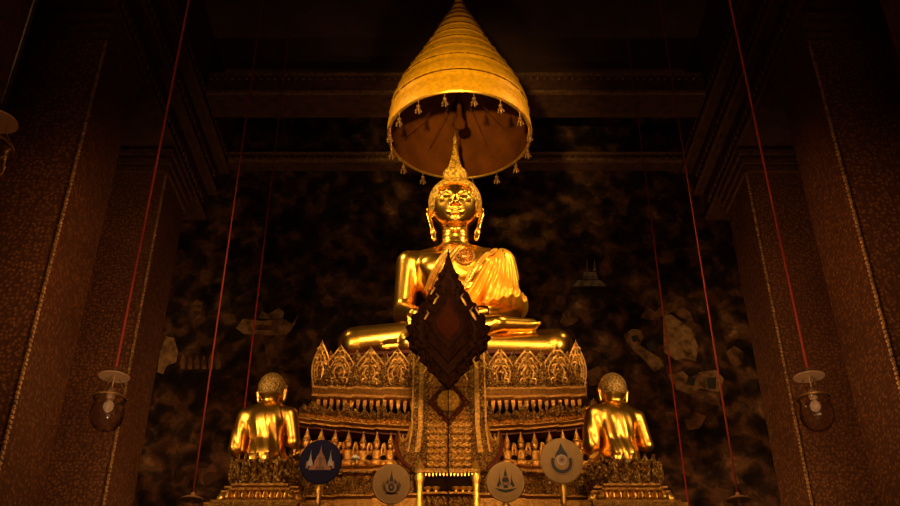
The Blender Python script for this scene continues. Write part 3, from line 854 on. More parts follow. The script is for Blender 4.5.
# --- front panel (curved hanging panel with boat shaped foot)
def Ypl(py): return 5.93 - .36 * ((py - 340) / 130.0) ** 1.3 if py > 340 else 5.93
def Q(px, py, lift=0.): return P(px, py, Ypl(py) - lift)
def panel(name, rows, mat, lift, thick):
    """rows: (py, left px, right px)"""
    mb = MB(); n = len(rows); vs = []
    for py, l, r in rows:
        vs += [Q(l, py, lift), Q(l + (r - l) * .33, py, lift), Q(l + (r - l) * .67, py, lift), Q(r, py, lift)]
    o = len(vs)
    for py, l, r in rows: vs += [Q(l, py, lift - thick), Q(r, py, lift - thick)]
    fs = []
    for i in range(n - 1):
        for k in range(3): fs.append((i * 4 + k, (i + 1) * 4 + k, (i + 1) * 4 + k + 1, i * 4 + k + 1))
        fs.append((o + 2 * i, i * 4, (i + 1) * 4, o + 2 * i + 2)[::-1]); fs.append((i * 4 + 3, o + 2 * i + 1, o + 2 * i + 3, (i + 1) * 4 + 3)[::-1])
    fs.append((0, 1, 2, 3, o + 1, o)); e = n - 1; fs.append((e * 4 + 3, e * 4 + 2, e * 4 + 1, e * 4, o + 2 * e, o + 2 * e + 1))
    mb.add(vs, fs)
    return mb.build(name, mat, throne)
pr = []
for i in range(27):
    py = 346 + i * (470 - 346) / 26
    hw = 34 + 2.5 * ((py - 346) / 70) if py < 416 else 36.5 + 2.0 * math.sin(min(1, (py - 416) / 22) * PI / 2) - max(0, (py - 444)) * .30
    pr.append((py, 449 - hw, 449 + hw))
panel('front_panel', pr, M['mosaic_red'], 0, .06)
for side in (-1, 1):
    for a, b2, nm, mt, lf in ((35.5, 33.8, 'side_band', M['band'], .020), (33.2, 29.6, 'side_band', M['mosaic'], .012), (29, 24.6, 'side_band', M['band'], .018), (24, 20, 'side_band', M['mosaic_fine'], .012)):
        rows = []
        for i in range(22):
            py = 346 + i * (452 - 346) / 21
            gro = 1 + .06 * ((py - 346) / 70) + (.10 * max(0, (py - 425) / 27) ** 1.5)
            x0, x1 = sorted((449 + side * a * gro, 449 + side * b2 * gro)); rows.append((py, x0, x1))
        panel(nm, rows, mt, lf, .03)
    # boat shaped foot with an upturned tip
    hp = [(30, 424), (38, 424), (39.5, 431), (41.5, 437), (44, 441), (46.5, 441.5), (48.5, 438.5), (50, 431), (52.8, 438), (53, 446), (50.5, 455), (45, 463), (38, 468.5), (30, 470.8)]
    mb = MB(); n = len(hp)
    f_ = [Q(449 + side * x, y, .012) for x, y in hp]; b_ = [Q(449 + side * x, y, -.04) for x, y in hp]
    idx = list(range(n)) if side < 0 else list(range(n))[::-1]
    mb.add(f_ + b_, [tuple(idx)[::-1]] + [(i, (i + 1) % n, n + (i + 1) % n, n + i) if side > 0 else ((i + 1) % n, i, n + i, n + (i + 1) % n) for i in range(n)])
    mb.build('boat_foot', M['mosaic_red'], throne)
    mb = MB(); mb.tube([Q(449 + side * x, y, .014) for x, y in hp[1:8]], [.009, .009, .009, .010, .010, .008, .003], 6)
    mb.build('gilt_edge', M['gold_matte'], throne, 50)
    mb = MB(); mb.tube([Q(449 + side * x, y, .010) for x, y in hp[7:13]], [.003, .010, .014, .016, .016, .012], 6)
    mb.build('red_edge', M['redlacq'], throne, 50)
# carving on the panel: rows of diamonds and scrolls
mb = MB(); rnd = random.Random(3)
for r in range(25):
    py = 352 + r * 4.7
    for k in range(-5, 6):
        px = 449 + k * 3.7 + (1.85 if r % 2 else 0)
        if math.hypot(px - 448.5, py - 402) < 13: continue
        if abs(px - 449) > 19.5: continue
        c = Q(px, py, .0); s_ = .0125 * (1 + .25 * rnd.random())
        mb.pyramid((c.x, c.y, c.z), s_ * .85, s_ * 1.05, .020)
mb.build('carved_diamonds', M['band'], throne)
for r in range(7):
    py = 424 + r * 6.6
    for side in (-1, 1):
        for j in range(3):
            cx, cy = 449 + side * (5 + j * 6.3), py
            mb = MB(); mb.tube([Q(cx + side * (1 + 2.4 * math.cos(a)), cy + 2.6 * math.sin(a) * (1 - a / 9), .012) for a in [q * .7 for q in range(8)]], [.008, .009, .009, .009, .008, .007, .006, .004], 5); mb.build('carved_scroll', M['band'], throne, 50)
mb = MB()
for r_ in (21, 17.5):
    for q in range(4):
        a, b2 = [(0, -1), (1, 0), (0, 1), (-1, 0)][q], [(1, 0), (0, 1), (-1, 0), (0, -1)][q]
        mb.tube([Q(448.5 + r_ * (a[0] + (b2[0] - a[0]) * t) * .95, 402 + r_ * 1.05 * (a[1] + (b2[1] - a[1]) * t), .012) for t in [i / 6 for i in range(7)]], .008, 5)
mb.build('lozenge_frame', M['redlacq'], throne, 50)
mb = MB(); c = Q(448.5, 402, .01); nn = 24
R_ = 11 * dep(402, 5.75) / F
mb.add([(c.x + R_ * (1 + .05 * math.cos(12 * a)) * math.cos(a), c.y + o, c.z + R_ * (1 + .05 * math.cos(12 * a)) * math.sin(a)) for o in (-.03, .03) for a in [2 * PI * i / 48 for i in range(48)]],
       [tuple(range(47, -1, -1))[::-1]] + [(i, (i + 1) % 48, 48 + (i + 1) % 48, 48 + i)[::-1] for i in range(48)])
for i in range(8):
    a = PI / 4 * i; mb.ball((c.x + R_ * .58 * math.cos(a), c.y - .03, c.z + R_ * .58 * math.sin(a)), R_ * .24, 8, 5, (1, .5, 1))
mb.ball((c.x, c.y - .03, c.z), R_ * .30, 10, 6, (1, .6, 1))
mb.build('medallion', M['medal'], throne, 40)
# --- table front below the panel: gilt posts, lace valance, shelf with bowls
YT = 5.53
zL1, zL0 = zP(469, YT), zP(473, YT)
mb = MB()
mb.box(xP(418, 470, YT), xP(479, 470, YT), YT - .01, YT + .05, zL0, zL1)
mb.build('lintel', M['ledge'], throne)
mb = MB(); n = 14
for i in range(n):
    x = xP(424 + 50 * (i + .5) / n, 475, YT); w = .007
    mb.add([(x - w, YT, zL0 + .002), (x + w, YT, zL0 + .002), (x, YT, zL0 - .022), (x, YT + .01, zL0 - .005)], [(0, 1, 2), (0, 2, 3), (1, 3, 2)])
mb.build('lace_valance', M['gold_matte'], throne)
for px in (420, 476):
    mb = MB(); x = xP(px, 472, YT); zb = zP(530, YT)
    mb.lathe((x, YT + .02, zb), [(.028, 0), (.028, zL0 - zb - .20), (.020, zL0 - zb - .16), (.024, zL0 - zb - .13), (.019, zL0 - zb - .10), (.024, zL0 - zb - .05), (.034, zL0 - zb - .02), (.026, zL0 - zb + .0), (.034, zL0 - zb + .02), (.02, zL0 - zb + .05), (.004, zL0 - zb + .085)], 14)
    mb.build('table_post', M['gold_matte'], throne, 45)
mb = MB(); mb.box(xP(423, 480, YT), xP(474, 480, YT), YT + .035, YT + .045, zP(506, YT), zL0 + .001); mb.build('opening_shade_panel', M['recess'], throne)  # thin dark panel painted as the shade inside the opening
zS = zP(493, YT)
mb = MB(); mb.box(xP(423.5, 490, YT), xP(473, 490, YT), YT - .03, YT + .034, zS - .012, zS); mb.build('shelf', M['ledge'], throne)
mb = MB()
for i in range(9):
    x = xP(425 + 47 * (i + .5) / 9, 502, YT); mb.ball((x, YT + .0, zP(503, YT)), .02, 8, 6, (1, .7, 1.1)); mb.ball((x, YT - .005, zP(503, YT) + .028), .011, 6, 5)
mb.box(xP(423.5, 500, YT), xP(473, 500, YT), YT - .03, YT + .034, zP(503, YT) - .05, zP(503, YT) - .018)
mb.build('knob_row', M['mosaic_red'], throne, 45)
bowl0 = None
for i, px in enumerate((428, 436, 456, 463, 469)):
    loc = (xP(px, 490, YT), YT + .002, zS + .0005)
    lab = ['small gilt offering bowl on the shelf under the front panel, beside the left post', 'second small gilt offering bowl from the left post, on the shelf under the panel',
           'small gilt offering bowl on the shelf just right of the central pole', 'small gilt offering bowl on the shelf, second from the right post', 'small gilt offering bowl on the shelf beside the right post'][i]
    if bowl0 is None:
        mb = MB(); mb.lathe(loc, [(.016, 0), (.017, .003), (.008, .008), (.008, .014), (.02, .022), (.024, .034), (.022, .034), (.012, .024)], 14)
        bowl0 = mb.build('offering_bowl', M['gold_matte'], None, 45, origin=loc); o = bowl0
    else:
        o = bowl0.copy(); COL.objects.link(o); o.location = loc
    tag(o, lab, 'bowl', 'offering bowls on the altar shelf')

# ================================================================== DARK LEAF STANDARD
YL = 5.40
LC = xP(448.3, 320, YL)
ls = thing('leaf_standard', 'dark carved bodhi-leaf standard on a thin pole before the great statue', 'ornament', (LC, YL, 0))
prof = [(250, .4), (256, 1.4), (262, 3.0), (270, 6.4), (278, 10.5), (286, 15), (294, 20.5), (302, 26.5), (310, 32), (318, 37.5), (326, 41), (332, 42), (338, 41.5), (346, 39), (354, 34.5), (361, 28), (367, 22), (373, 16), (379, 10.5), (384, 5.5), (389, .5)]
def lw(py):
    for (a, wa), (b2, wb_) in zip(prof, prof[1:]):
        if a <= py <= b2: return wa + (wb_ - wa) * (py - a) / (b2 - a)
    return 0
def leafplate(name, cy, s, mat, y0, y1, teeth=0, par=None, sx=1.):
    mb = MB(); n = 90; L = []
    for i in range(n + 1):
        py = 250 + 139 * i / n
        w = lw(py) * sx
        if teeth: w *= 1 - .10 + .16 * ((1 - (i / n * teeth) % 1.0))
        q = cy + (py - cy) * s
        dx = w * s * dep(q, YL) / F
        L.append((dx, zP(q, YL)))
    vs = []
    for dx, z in L: vs += [(LC - dx, y1, z), (LC - dx * .93, y0, z), (LC, y0 - .001, z), (LC + dx * .93, y0, z), (LC + dx, y1, z)]
    fs = []
    for i in range(n):
        for k in range(4): fs.append((i * 5 + k, (i + 1) * 5 + k, (i + 1) * 5 + k + 1, i * 5 + k + 1))
        fs.append((i * 5 + 4, (i + 1) * 5 + 4, (i + 1) * 5, i * 5))
    mb.add(vs, fs); return mb.build(name, mat, par or ls, 50)
leafplate('leaf_plate', 325, 1., M['leafdark'], YL - .015, YL + .02, 13)
leafplate('flame_border', 327, .80, M['leafrim'], YL - .030, YL - .012, 11)
leafplate('inner_leaf', 329, .60, M['leafdark'], YL - .042, YL - .028, 0)
leafplate('inner_rim', 327, .40, M['leafrim'], YL - .052, YL - .040, 0)
leafplate('red_inlay', 325, .30, M['gem'], YL - .060, YL - .050, 0)
for py, w in ((300, 12.), (303, 0), (315, 21), (318, 0), (332, 36), (345, 36), (358, 28), (368, 18), (290, 9), (376, 9)):
    if w == 0: continue
    for sg in (-1, 1):
        b0 = P(448.3 + sg * w, py, YL - .035); k = .012; mb = MB()
        mb.tube([b0 + Vector((sg * -.02, 0, -.03)), b0 + Vector((sg * .012, -.006, -.012)), b0 + Vector((sg * .016, -.008, .018)), b0 + Vector((sg * .002, -.006, .040)), b0 + Vector((sg * -.012, -.004, .05))], [.006, k * .8, k * .7, .005, .001], 6); mb.build('flame_hook', M['leafrim'], ls, 50)
for px, py, s_ in ((436.5, 300, 1.), (463, 301, 1.1), (427, 316, .8), (472.5, 315, 1.2), (433, 291, .8), (477, 311, .8), (425, 371, .7), (475, 364, 1.0), (418, 360, .6), (431, 378, .6), (466, 377, .6)):
    mb = MB(); b0 = P(px, py, YL - .048); sg = -1 if px < 448 else 1
    mb.tube([b0 + Vector((sg * .018, 0, -.03)) * s_, b0 + Vector((sg * .004, -.006, -.004)) * s_, b0 + Vector((sg * -.012, -.008, .022)) * s_, b0 + Vector((sg * .004, -.004, .05)) * s_], [.005, .009 * s_, .006, .001], 6); mb.build('gilt_hook', M['gold_matte'], ls, 50)
for py in range(276, 372, 12):
    for fr_ in (.76, .52):
        wpx = lw(py) * fr_
        if wpx < 6: continue
        for sg in (-1, 1):
            b0 = P(448.3 + sg * wpx, py, YL - (.036 if fr_ > .7 else .046)); mb = MB()
            mb.tube([b0 + Vector((sg * (.022 - .002 * j) * math.cos(j * .85 - 1.2), -.002 * j, (.026 - .0025 * j) * math.sin(j * .85 - 1.2))) for j in range(8)], [.003, .006, .007, .007, .006, .005, .004, .002], 5)
            mb.build('carved_scroll', M['leafrim'], ls, 50)
mb = MB(); mb.tube([(LC, YL + .006, .04), (LC, YL + .006, zP(380, YL))], .004, 8); mb.build('pole', M['leafrim'], ls, 50)
mb = MB(); mb.lathe((LC, YL, .0), [(.10, .001), (.10, .03), (.05, .05), (.03, .12), (.012, .14)], 20); mb.build('foot', M['metal_dark'], ls, 40)

# ================================================================== DISCIPLES AND PEDESTALS
def disc_trunk(X, Y, Z):
    d = ell(X, Y, Z, (0, .02, .06), (.108, .115, .10))
    d = smin(d, ell(X, Y, Z, (0, .01, .16), (.090, .075, .14)), .05)
    d = smin(d, ell(X, Y, Z, (0, .0, .28), (.112, .078, .10)), .05)
    d = smin(d, cap(np.abs(X), Y, Z, (.02, .005, .375), (.115, .005, .325), .036, .044), .04)
    return d
def disc(X, Y, Z):
    A = np.abs(X)
    d = disc_trunk(X, Y, Z)
    d = smin(d, cap(X, Y, Z, (0, .0, .36), (0, .015, .45), .043, .042), .03)
    d = smin(d, ell(X, Y, Z, (0, .015, .495), (.080, .090, .098)), .02)
    d = smin(d, chain(A, Y, Z, [(.079, .02, .51), (.089, .015, .48), (.080, .02, .42)], [.009, .011, .010], .006), .008)
    # legs folded under
    d = smin(d, chain(A, Y, Z, [(.05, .0, .05), (.10, .15, .05), (.05, -.06, .035)], [.055, .05, .04], .03), .03)
    # arms, forearms raised to the chest in front
    for sg in (-1, 1):
        d = smin(d, chain(X, Y, Z, [(sg * .135, .005, .322), (sg * .172, .0, .15), (sg * .06, .16, .22), (sg * .02, .17, .29)], [.043, .036, .027, .022], .012), .014)
    return d
def disc_robe(X, Y, Z):
    la = chain(X, Y, Z, [(-.135, .005, .322), (-.174, .0, .13)], [.049, .043], .012)
    t = smin(disc_trunk(X, Y, Z), la, .018)
    d = t - .008 - .0032 * np.sin((X + Z * .22) * 110) * np.clip((.36 - Z) * 5, 0, 1)
    ln = (X - .085) + (Z - .36) * .30 * np.where(Y < .03, 1, -1)
    d = smax(d, np.minimum(ln, (Z - .27) * 2 + (X - .09) * 4), .01)
    d = smax(d, .0 - Z, .004)
    return d
def disc_hair(X, Y, Z):
    d = ell(X, Y, Z, (0, .015, .497), (.083, .093, .099))
    return smax(d, np.maximum(.445 - Z, Y - .07 - (Z - .5) * .4), .008)
mD = surfnets(disc, (-.27, -.17, -.01), (.27, .24, .63), .0075)
mQ = surfnets(disc_hair, (-.11, -.11, .42), (.11, .14, .62), .006)
mR = surfnets(disc_robe, (-.27, -.17, -.02), (.25, .22, .42), .0065)
YS = 5.22
ZS_ = zP(469, YS)
def pedestal(px, label):
    cx = xP(px, 475, YS)
    t = thing('statue_pedestal', label, 'pedestal', (cx, YS, 0), 'pedestals of the two kneeling disciples')
    k = dep(475, YS) / F
    zt = ZS_ - .002
    z1 = zP(484, YS - .19); z2 = zP(490, YS - .21); z3 = zP(500, YS - .25)
    def sq(nm, mat, prof):
        mb = MB(); vs = []; n = len(prof)
        for o, z in prof:
            # redented square plan
            a, b2 = o, o - .05
            vs += [(cx + x, YS + y, z) for x, y in ((-b2, -a), (b2, -a), (b2, -b2), (a, -b2), (a, b2), (b2, b2), (b2, a), (-b2, a), (-b2, b2), (-a, b2), (-a, -b2), (-b2, -b2))]
        fs = []
        for i in range(n - 1):
            for j in range(12): fs.append((i * 12 + j, i * 12 + (j + 1) % 12, (i + 1) * 12 + (j + 1) % 12, (i + 1) * 12 + j))
        fs.append(tuple(range(11, -1, -1))); fs.append(tuple(range((n - 1) * 12, n * 12)))
        mb.add(vs, fs); return mb.build(nm, mat, t)
    sq('top_block', M['mosaic'], [(.165, z1), (.175, z1 + .015), (.165, z1 + .03), (.165, zt - .03), (.185, zt - .02), (.185, zt)])
    sq('middle_step', M['ledge'], [(.20, z2 - .01), (.215, z2), (.215, z2 + .012), (.19, z2 + .02), (.205, z1 - .012), (.205, z1)])
    sq('leaf_step', M['mosaic_red'], [(.235, z3), (.235, z3 + .01), (.215, z3 + .02), (.20, z2 - .02), (.2, z2 - .01)])
    sq('lower_step', M['ledge'], [(.25, z3 - .10), (.25, z3 - .06), (.275, z3 - .05), (.285, z3 - .02), (.285, z3 - .008), (.26, z3)])
    sq('plinth', M['redlacq'], [(.30, .002), (.30, .2), (.27, .25), (.27, z3 - .12), (.30, z3 - .10)])
    def ring(nm, r, z, w, h, n, mat, teeth=4, lean=.12):
        for side in range(3):
            for i in range(n):
                u = -r + 2 * r * (i + .5) / n
                inner = abs(u) > r - .05
                rr = r - (.05 if inner else 0)
                mb = MB()
                x, y, yaw = [(u, -rr, 0), (-rr, u, -PI / 2), (rr, u, PI / 2)][side]
                mb.leaf((cx + x, YS + y, z), w, h, yaw, lean, .018, teeth, 10)
                mb.build(nm, mat, t, 50)
    ring('crest_leaf', .18, z1 + .018, .062, (zt - z1) * 1.15, 6, M['mosaic'], 4)
    ring('small_leaf', .212, z3 + .018, .036, (z2 - z3) * .8, 11, M['gold_matte'], 3, .05)
    return t, cx
pl, cxl = pedestal(268, 'ornate gilt stepped pedestal under the left kneeling disciple statue')
pr_, cxr = pedestal(624, 'ornate gilt stepped pedestal under the right kneeling disciple statue')
def disciple(x, lab):
    t = thing('kneeling_statue', lab, 'statue', (x, YS, ZS_), 'gilt disciple statues seen from behind')
    sdf_obj('body', [mD], M['gold_small'], t, (x, YS, ZS_))
    sdf_obj('curled_hair', [mQ], M['hair_small'], t, (x, YS, ZS_))
    sdf_obj('robe', [mR], M['gold_small'], t, (x, YS, ZS_))
    return t
d1 = disciple(xP(266, 440, YS), 'gilt kneeling disciple statue seen from behind, on the left pedestal')
d1.rotation_euler = (0, 0, math.radians(-9))
d2 = dup(d1, (xP(618.5, 440, YS), YS, ZS_), 'gilt kneeling disciple statue seen from behind, on the right pedestal', math.radians(10))

# ================================================================== CEREMONIAL FANS
def fan(px, py, r, Y, label, face, rim, emblems, grp='round ceremonial fans before the altar'):
    c = P(px, py, Y); k = dep(py, Y) / F; R = r * k
    t = thing('ceremonial_fan', label, 'fan', (c.x, Y, 0), grp)
    kz = 1.08
    mb = MB(); n = 48
    mb.add([(c.x + R * math.cos(a), Y + o, c.z + R * kz * math.sin(a)) for o in (-.008, .008) for a in [2 * PI * i / n for i in range(n)]],
           [tuple(range(n)), tuple(range(2 * n - 1, n - 1, -1))] + [((i + 1) % n, i, n + i, n + (i + 1) % n) for i in range(n)])
    mb.build('fan_disc', face, t)
    mb = MB(); mb.tube([(c.x + R * math.cos(a), Y - .002, c.z + R * kz * math.sin(a)) for a in [2 * PI * i / n for i in range(n + 1)]], .007, 6, False)
    mb.build('fan_rim', rim, t, 50)
    mb = MB(); mb.tube([(c.x, Y + .014, .03), (c.x, Y + .014, c.z - R * .2)], .008, 8); mb.lathe((c.x, Y + .014, c.z - R * kz), [(.008, -.12), (.018, -.10), (.012, -.07), (.022, -.04), (.02, -.01), (.012, .0)], 10)
    mb.build('fan_handle', M['gold_matte'], t, 50)
    mb = MB(); mb.lathe((c.x, Y + .014, 0), [(.09, .001), (.09, .03), (.04, .05), (.02, .10), (.01, .12)], 16); mb.build('fan_foot', M['metal_dark'], t, 40)
    for nm, mat, polys, lift in emblems:
        mb = MB()
        for poly in polys:
            n2 = len(poly)
            f = [(c.x + u * R, Y - .009 - lift, c.z + v * R * kz) for u, v in poly]
            bk = [(x, Y - .007, z) for x, _, z in f]
            mb.add(f + bk, [tuple(range(n2))] + [((i + 1) % n2, i, n2 + i, n2 + (i + 1) % n2) for i in range(n2)])
        mb.build(nm, mat, t)
def circ(cx, cy, r, n=24, a0=0, sy=1): return [(cx + r * math.cos(a0 + 2 * PI * i / n), cy + sy * r * math.sin(a0 + 2 * PI * i / n)) for i in range(n)]
def annulus(cx, cy, r0, r1, n=32, a0=0., a1=2 * PI):
    out = []
    for i in range(n):
        a, b2 = a0 + (a1 - a0) * i / n, a0 + (a1 - a0) * (i + 1) / n
        out.append([(cx + r0 * math.cos(a), cy + r0 * math.sin(a)), (cx + r1 * math.cos(a), cy + r1 * math.sin(a)), (cx + r1 * math.cos(b2), cy + r1 * math.sin(b2)), (cx + r0 * math.cos(b2), cy + r0 * math.sin(b2))])
    return out
def spire(x, y0, y1, w): return [(x - w, y0), (x - w * .9, y0 + (y1 - y0) * .2), (x - w * .35, y0 + (y1 - y0) * .45), (x - w * .12, y0 + (y1 - y0) * .7), (x, y1), (x + w * .12, y0 + (y1 - y0) * .7), (x + w * .35, y0 + (y1 - y0) * .45), (x + w * .9, y0 + (y1 - y0) * .2), (x + w, y0)]
YFN = 4.8
fan(320.5, 462, 20, YFN, 'navy blue round fan with a pink temple emblem, beside the left pedestal', M['navy'], M['navy'],
    [('temple_emblem', M['thread_rose'], [[(-.56, -.40), (.56, -.40), (.52, -.26), (.44, -.2), (-.44, -.2), (-.52, -.26)], [(-.34, -.2), (.34, -.2), (.26, .10), (-.26, .10)], spire(0, .08, .80, .22), [(-.72, -.32), (-.58, -.32), (-.62, .02), (-.68, .02)], [(.72, -.32), (.58, -.32), (.62, .02), (.68, .02)]], .0),
     ('spire_emblem', M['thread_pale'], [spire(-.5, -.2, .58, .13)], .001), ('spire_emblem', M['thread_pale'], [spire(.5, -.2, .58, .13)], .001),
     ('gate_emblem', M['thread_brown'], [circ(0, .12, .1), [(-.24, -.38), (.24, -.38), (.2, -.22), (-.2, -.22)], [(-.08, -.2), (.08, -.2), (.08, .0), (0, .06), (-.08, .0)]], .002)])
tri = [(-.72, -.30), (.72, -.30), (0, 0)]
fan(391.5, 484, 18, YFN, 'beige round fan with a slim dark crowned crest, left of the central opening', M['beige'], M['rimgold'],
    [('crest_emblem', M['thread_brown'], [spire(0, -.28, .86, .20), annulus(0, -.22, .26, .40, 24)[0]] + annulus(0, -.18, .30, .42, 24) + [[(-.40, -.55), (.40, -.55), (.28, -.42), (-.28, -.42)], [(-.55, -.1), (-.42, -.42), (-.3, -.4), (-.42, .16)], [(.55, -.1), (.42, -.42), (.3, -.4), (.42, .16)]], .0),
     ('crown_emblem', M['thread_dark'], [spire(0, .12, .88, .10), spire(-.22, .0, .34, .07), spire(.22, .0, .34, .07), circ(0, -.2, .16, 20, 0, 1.2)], .0012),
     ('gem_emblem', M['thread_rose'], [circ(0, -.2, .07)], .002)])
fan(505.5, 482, 18, YFN, 'beige round fan with a three-pointed dark crest, right of the central opening', M['beige'], M['rimgold'],
    [('crest_emblem', M['thread_dark'], [[(-.62, -.34), (-.3, -.52), (0, -.58), (.3, -.52), (.62, -.34), (.3, -.38), (0, -.43), (-.3, -.38)], spire(-.34, -.2, .52, .08), spire(.34, -.2, .52, .08), [(-.5, -.25), (-.44, -.02), (-.34, -.3)], [(.5, -.25), (.44, -.02), (.34, -.3)]], .0),
     ('centre_emblem', M['thread_brown'], [spire(0, .0, .92, .18), circ(0, -.06, .22, 20, 0, 1.3)], .0),
     ('crown_emblem', M['thread_dark'], [spire(0, .3, .88, .09), circ(0, .08, .10, 16, 0, 1.4), [(-.12, -.34), (.12, -.34), (.06, -.16), (-.06, -.16)]], .0012),
     ('gem_emblem', M['thread_rose'], [circ(0, -.12, .06)], .002)])
fan(561.5, 461, 20.5, YFN, 'beige round fan with a dark drop-shaped ring emblem, beside the right pedestal', M['beige'], M['beige'],
    [('drop_emblem', M['thread_dark'], [[(-.34, .12), (-.27, .32), (-.12, .54), (0, .82), (.12, .54), (.27, .32), (.34, .12), (.2, .24), (0, .30), (-.2, .24)]] + annulus(0, -.08, .36, .52, 32, PI * .86, PI * 2.14), .0),
     ('outer_line_emblem', M['thread_brown'], annulus(0, -.08, .56, .585, 32, PI * .9, PI * 2.1), .0),
     ('ring_emblem', M['thread_pale'], annulus(0, .03, .17, .24, 28), .001),
     ('centre_emblem', M['thread_rose'], [circ(0, .03, .13)], .001), ('dot_emblem', M['thread_dark'], [circ(0, .03, .05)], .002)])

# ================================================================== HANGING GLASS LAMPS
def lamp(x, Y, ztop_rel, label, cordmat='cord'):
    """ztop_rel: height of the bottom of the bowl"""
    t = thing('hanging_lamp', label, 'lamp', (x, Y, ztop_rel), 'red-corded glass hanging lamps')
    O = (x, Y, ztop_rel)
    mb = MB()
    pr = [(.004, .0), (.03, .004), (.062, .022), (.088, .055), (.098, .095), (.095, .135), (.084, .165), (.088, .185), (.098, .200)]
    mb.lathe(O, pr + [(r - .005 if r > .01 else r, z + (.004 if i == 0 else .0)) for i, (r, z) in list(enumerate(pr))[::-1]], 28, False)
    gb = mb.build('glass_bowl', M['glass'], t, 60)
    mb = MB(); mb.lathe(O, [(.096, .198), (.104, .198), (.106, .206), (.102, .212), (.094, .210), (.096, .198)], 28, False); mb.build('rim_ring', M['tassel'], gb, 40)
    mb = MB(); mb.lathe(O, [(.012, .185), (.026, .195), (.030, .235), (.022, .262), (.010, .27)], 14); mb.tube([(x, Y, ztop_rel + .26), (x, Y, ztop_rel + .36)], .004, 6); bh = mb.build('bulb_holder', M['bell'], t, 50)
    mb = MB(); mb.ball((x, Y, ztop_rel + .155), .030, 16, 10, (1, 1, 1.15)); mb.build('bulb', M['bulb'], bh, 60)
    for q in range(3):
        a = 2 * PI * q / 3 + .5
        mb = MB(); mb.tube([(x + .10 * math.cos(a), Y + .10 * math.sin(a), ztop_rel + .208), (x + .012 * math.cos(a), Y + .012 * math.sin(a), ztop_rel + .37)], .0028, 5); mb.build('chain', M['tassel'], t, 50)
    mb = MB(); mb.lathe(O, [(.090, .338), (.093, .342), (.080, .352), (.05, .364), (.02, .374), (.012, .395), (.004, .40)], 26); mb.build('smoke_bell', M['bell'], t, 50)
    mb = MB(); mb.tube([(x, Y, ztop_rel + .39), (x, Y, ZCEIL - .002)], .0075, 7); mb.build('cord', M[cordmat], t, 50)
    return t
LX = 2.0
l0 = lamp(-2.01, 5.17, HC + 1.855, 'red-corded glass lamp hanging low before the second left pillar')
lamp(xP(-17, 165, 3.34), 3.34, zP(183, 3.34), 'glass hanging lamp cut off by the left picture edge', 'metal_dark')  # dark metal colour makes this cord look unlit
dup(l0, (2.15, 5.17, HC + 1.855), 'red-corded glass lamp hanging low before the second right pillar')
l1 = lamp(xP(192, 500, 7.0), 7.0, zP(500, 7.0) - .34, 'lamp on a red cord, only its top showing left of the left disciple', 'cord_mid')
dup(l1, (xP(738.5, 500, 7.0), 7.0, zP(500, 7.0) - .34), 'lamp on a red cord, only its top showing right of the right disciple')
lamp(xP(262, 260, 8.5), 8.5, HC + 1.35, 'lamp on a faint red cord before the painted boat, behind the left disciple', 'cord_dim')
lamp(xP(657, 265, 8.5), 8.5, HC + 1.35, 'lamp on a faint red cord before the painted sail, behind the right disciple', 'cord_dim')

# white flower by the fans
fl = thing('white_flower', 'small white flower on the altar ledge between navy and beige fans', 'flower', P(354.5, 474, 5.70))
fc = Vector(fl.location)
fc.z = zC0
fl.location.z = zC0; ORG[fl.name] = Vector(fl.location)
mb = MB()
for k in range(6):
    a = k * PI / 3
    mb.ball((fc.x + .016 * math.cos(a), fc.y + .012 * math.sin(a), fc.z + .04), .015, 8, 5, (1, 1, .7))
mb.ball((fc.x, fc.y - .006, fc.z + .045), .014, 8, 6); mb.build('petals', M['petalwhite'], fl, 50)
mb = MB(); mb.tube([(fc.x, fc.y, fc.z + .001), (fc.x, fc.y, fc.z + .036)], .004, 6); mb.build('stem', M['leafgreen'], fl, 50)

# ================================================================== LIGHT
def look(o, tgt):
    d = Vector(tgt) - o.location
    o.rotation_euler = d.to_track_quat('-Z', 'Y').to_euler()
def spot(name, loc, tgt, e, col=(1, .66, .30), size=60, blend=.6, rad=.12):
    l = bpy.data.lights.new(name, 'SPOT'); l.energy = e; l.color = col; l.spot_size = math.radians(size); l.spot_blend = blend; l.shadow_soft_size = rad
    o = bpy.data.objects.new(name, l); COL.objects.link(o); o.location = loc; look(o, tgt); return o
def area(name, loc, tgt, e, col=(1, .62, .28), sx=1., sy=None):
    l = bpy.data.lights.new(name, 'AREA'); l.energy = e; l.color = col; l.shape = 'RECTANGLE'; l.size = sx; l.size_y = sy or sx
    o = bpy.data.objects.new(name, l); COL.objects.link(o); o.location = loc; look(o, tgt); return o
WARM = (1, .64, .27)
spot('statue_spot_left', (-2.7, 1.6, 4.6), (BX, BY, BZ + .75), 420, WARM, 24, .7, .28)
spot('statue_spot_right', (2.8, 1.6, 4.6), (BX, BY, BZ + .75), 420, WARM, 24, .7, .28)
spot('statue_fill_front', (.1, -1.2, 6.6), (BX, BY, BZ + .8), 520, WARM, 22, .8, 1.0)  # added broad light for the gold to reflect, no fixture behind it
spot('statue_spot_low', (.15, 2.6, 1.6), (BX, BY, BZ + 1.3), 95, WARM, 34, .8, .15)
spot('statue_beam_spot_left', (-2.65, 5.5, 7.5), (BX, BY, BZ + 1.1), 215, WARM, 40, .8, .40)
spot('statue_beam_spot_right', (2.8, 5.5, 7.5), (BX, BY, BZ + 1.1), 215, WARM, 40, .8, .40)
spot('umbrella_spot', (-.5, 1.2, 3.6), (UX, UY, UZ + .35), 1000, (1, .64, .17), 20, .9, .1)
spot('altar_fill_front', (.3, -.8, 5.4), (0, 5.8, 3.7), 720, (1, .58, .24), 26, .8, .5)  # added fill to brighten the altar
spot('left_disciple_spot', (-3.0, 2.6, 3.8), (cxl, YS, ZS_ + .2), 170, WARM, 23, .8, .40)
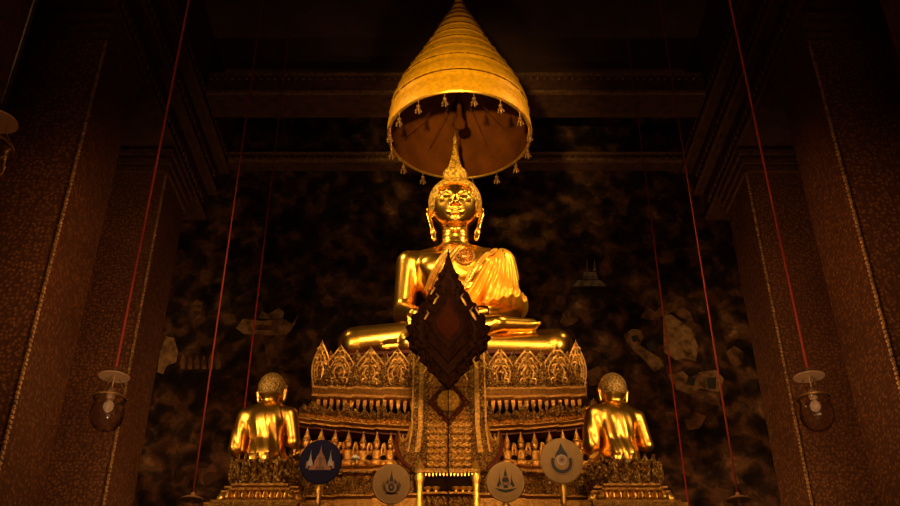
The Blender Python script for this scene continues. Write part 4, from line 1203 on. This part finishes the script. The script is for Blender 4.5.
spot('right_disciple_spot', (3.0, 2.6, 3.8), (cxr, YS, ZS_ + .2), 170, WARM, 23, .8, .40)
spot('mural_fill_left', (-1.9, 7.8, 2.2), (-2.6, YB, 5.5), 115, (1, .54, .22), 80, 1., .25)  # added unseen light behind the altar, stands in for spill on the mural
spot('mural_fill_right', (2.0, 7.8, 2.2), (2.8, YB, 5.5), 140, (1, .54, .22), 80, 1., .25)  # right-hand twin of the added mural light
spot('pillar_fill_left', (-.2, 4.9, 5.2), (HX - XW, 8.0, 4.9), 190, (1, .48, .18), 70, 1., .3)  # added mid-air light, stands in for glow reflected off the altar
spot('pillar_fill_right', (.3, 4.9, 5.2), (HX + XW, 8.0, 4.9), 190, (1, .48, .18), 70, 1., .3)  # same added altar glow for the right pillars
spot('lamp_fill_left', (-.9, 3.0, 2.0), (-2.01, 5.17, 3.75), 60, (1, .60, .32), 26, .9, .08)  # added light to brighten the left hanging lamp and its glass
spot('lamp_fill_right', (1.0, 3.0, 2.0), (2.15, 5.17, 3.75), 60, (1, .60, .32), 26, .9, .08)  # added light to brighten the right hanging lamp
spot('floor_glow_left', (-3.9, 3.2, .6), (HX - XW - .45, 6.6, 4.1), 900, (1, .5, .18), 40, 1., .2)
spot('floor_glow_right', (4.35, 3.2, .6), (HX + XW + .75, 6.6, 4.4), 600, (1, .45, .18), 36, 1., .2)
area('hall_fill', (0, -3.2, 2.2), (0, 8, 3.0), 40, (1, .50, .22), 5, 1.2)  # added faint ambient fill for the whole hall
w = bpy.data.worlds.new('dark_hall'); SC.world = w; w.use_nodes = True
w.node_tree.nodes['Background'].inputs[0].default_value = (.10, .045, .02, 1); w.node_tree.nodes['Background'].inputs[1].default_value = .05

# ================================================================== CAMERA
cam = bpy.data.cameras.new('camera'); cam.sensor_width = 36; cam.lens = 36 * F / 900; cam.clip_start = .05
co = bpy.data.objects.new('camera', cam); COL.objects.link(co)
co.location = (0, 0, HC); co.rotation_euler = (PI / 2 + TH, 0, 0)
SC.camera = co
SC.view_settings.view_transform = 'Standard'
SC.view_settings.look = 'None'
SC.view_settings.exposure = 1.0
SC.cycles.use_denoising = True
SC.cycles.sample_clamp_indirect = 4
SC.cycles.max_bounces = 8
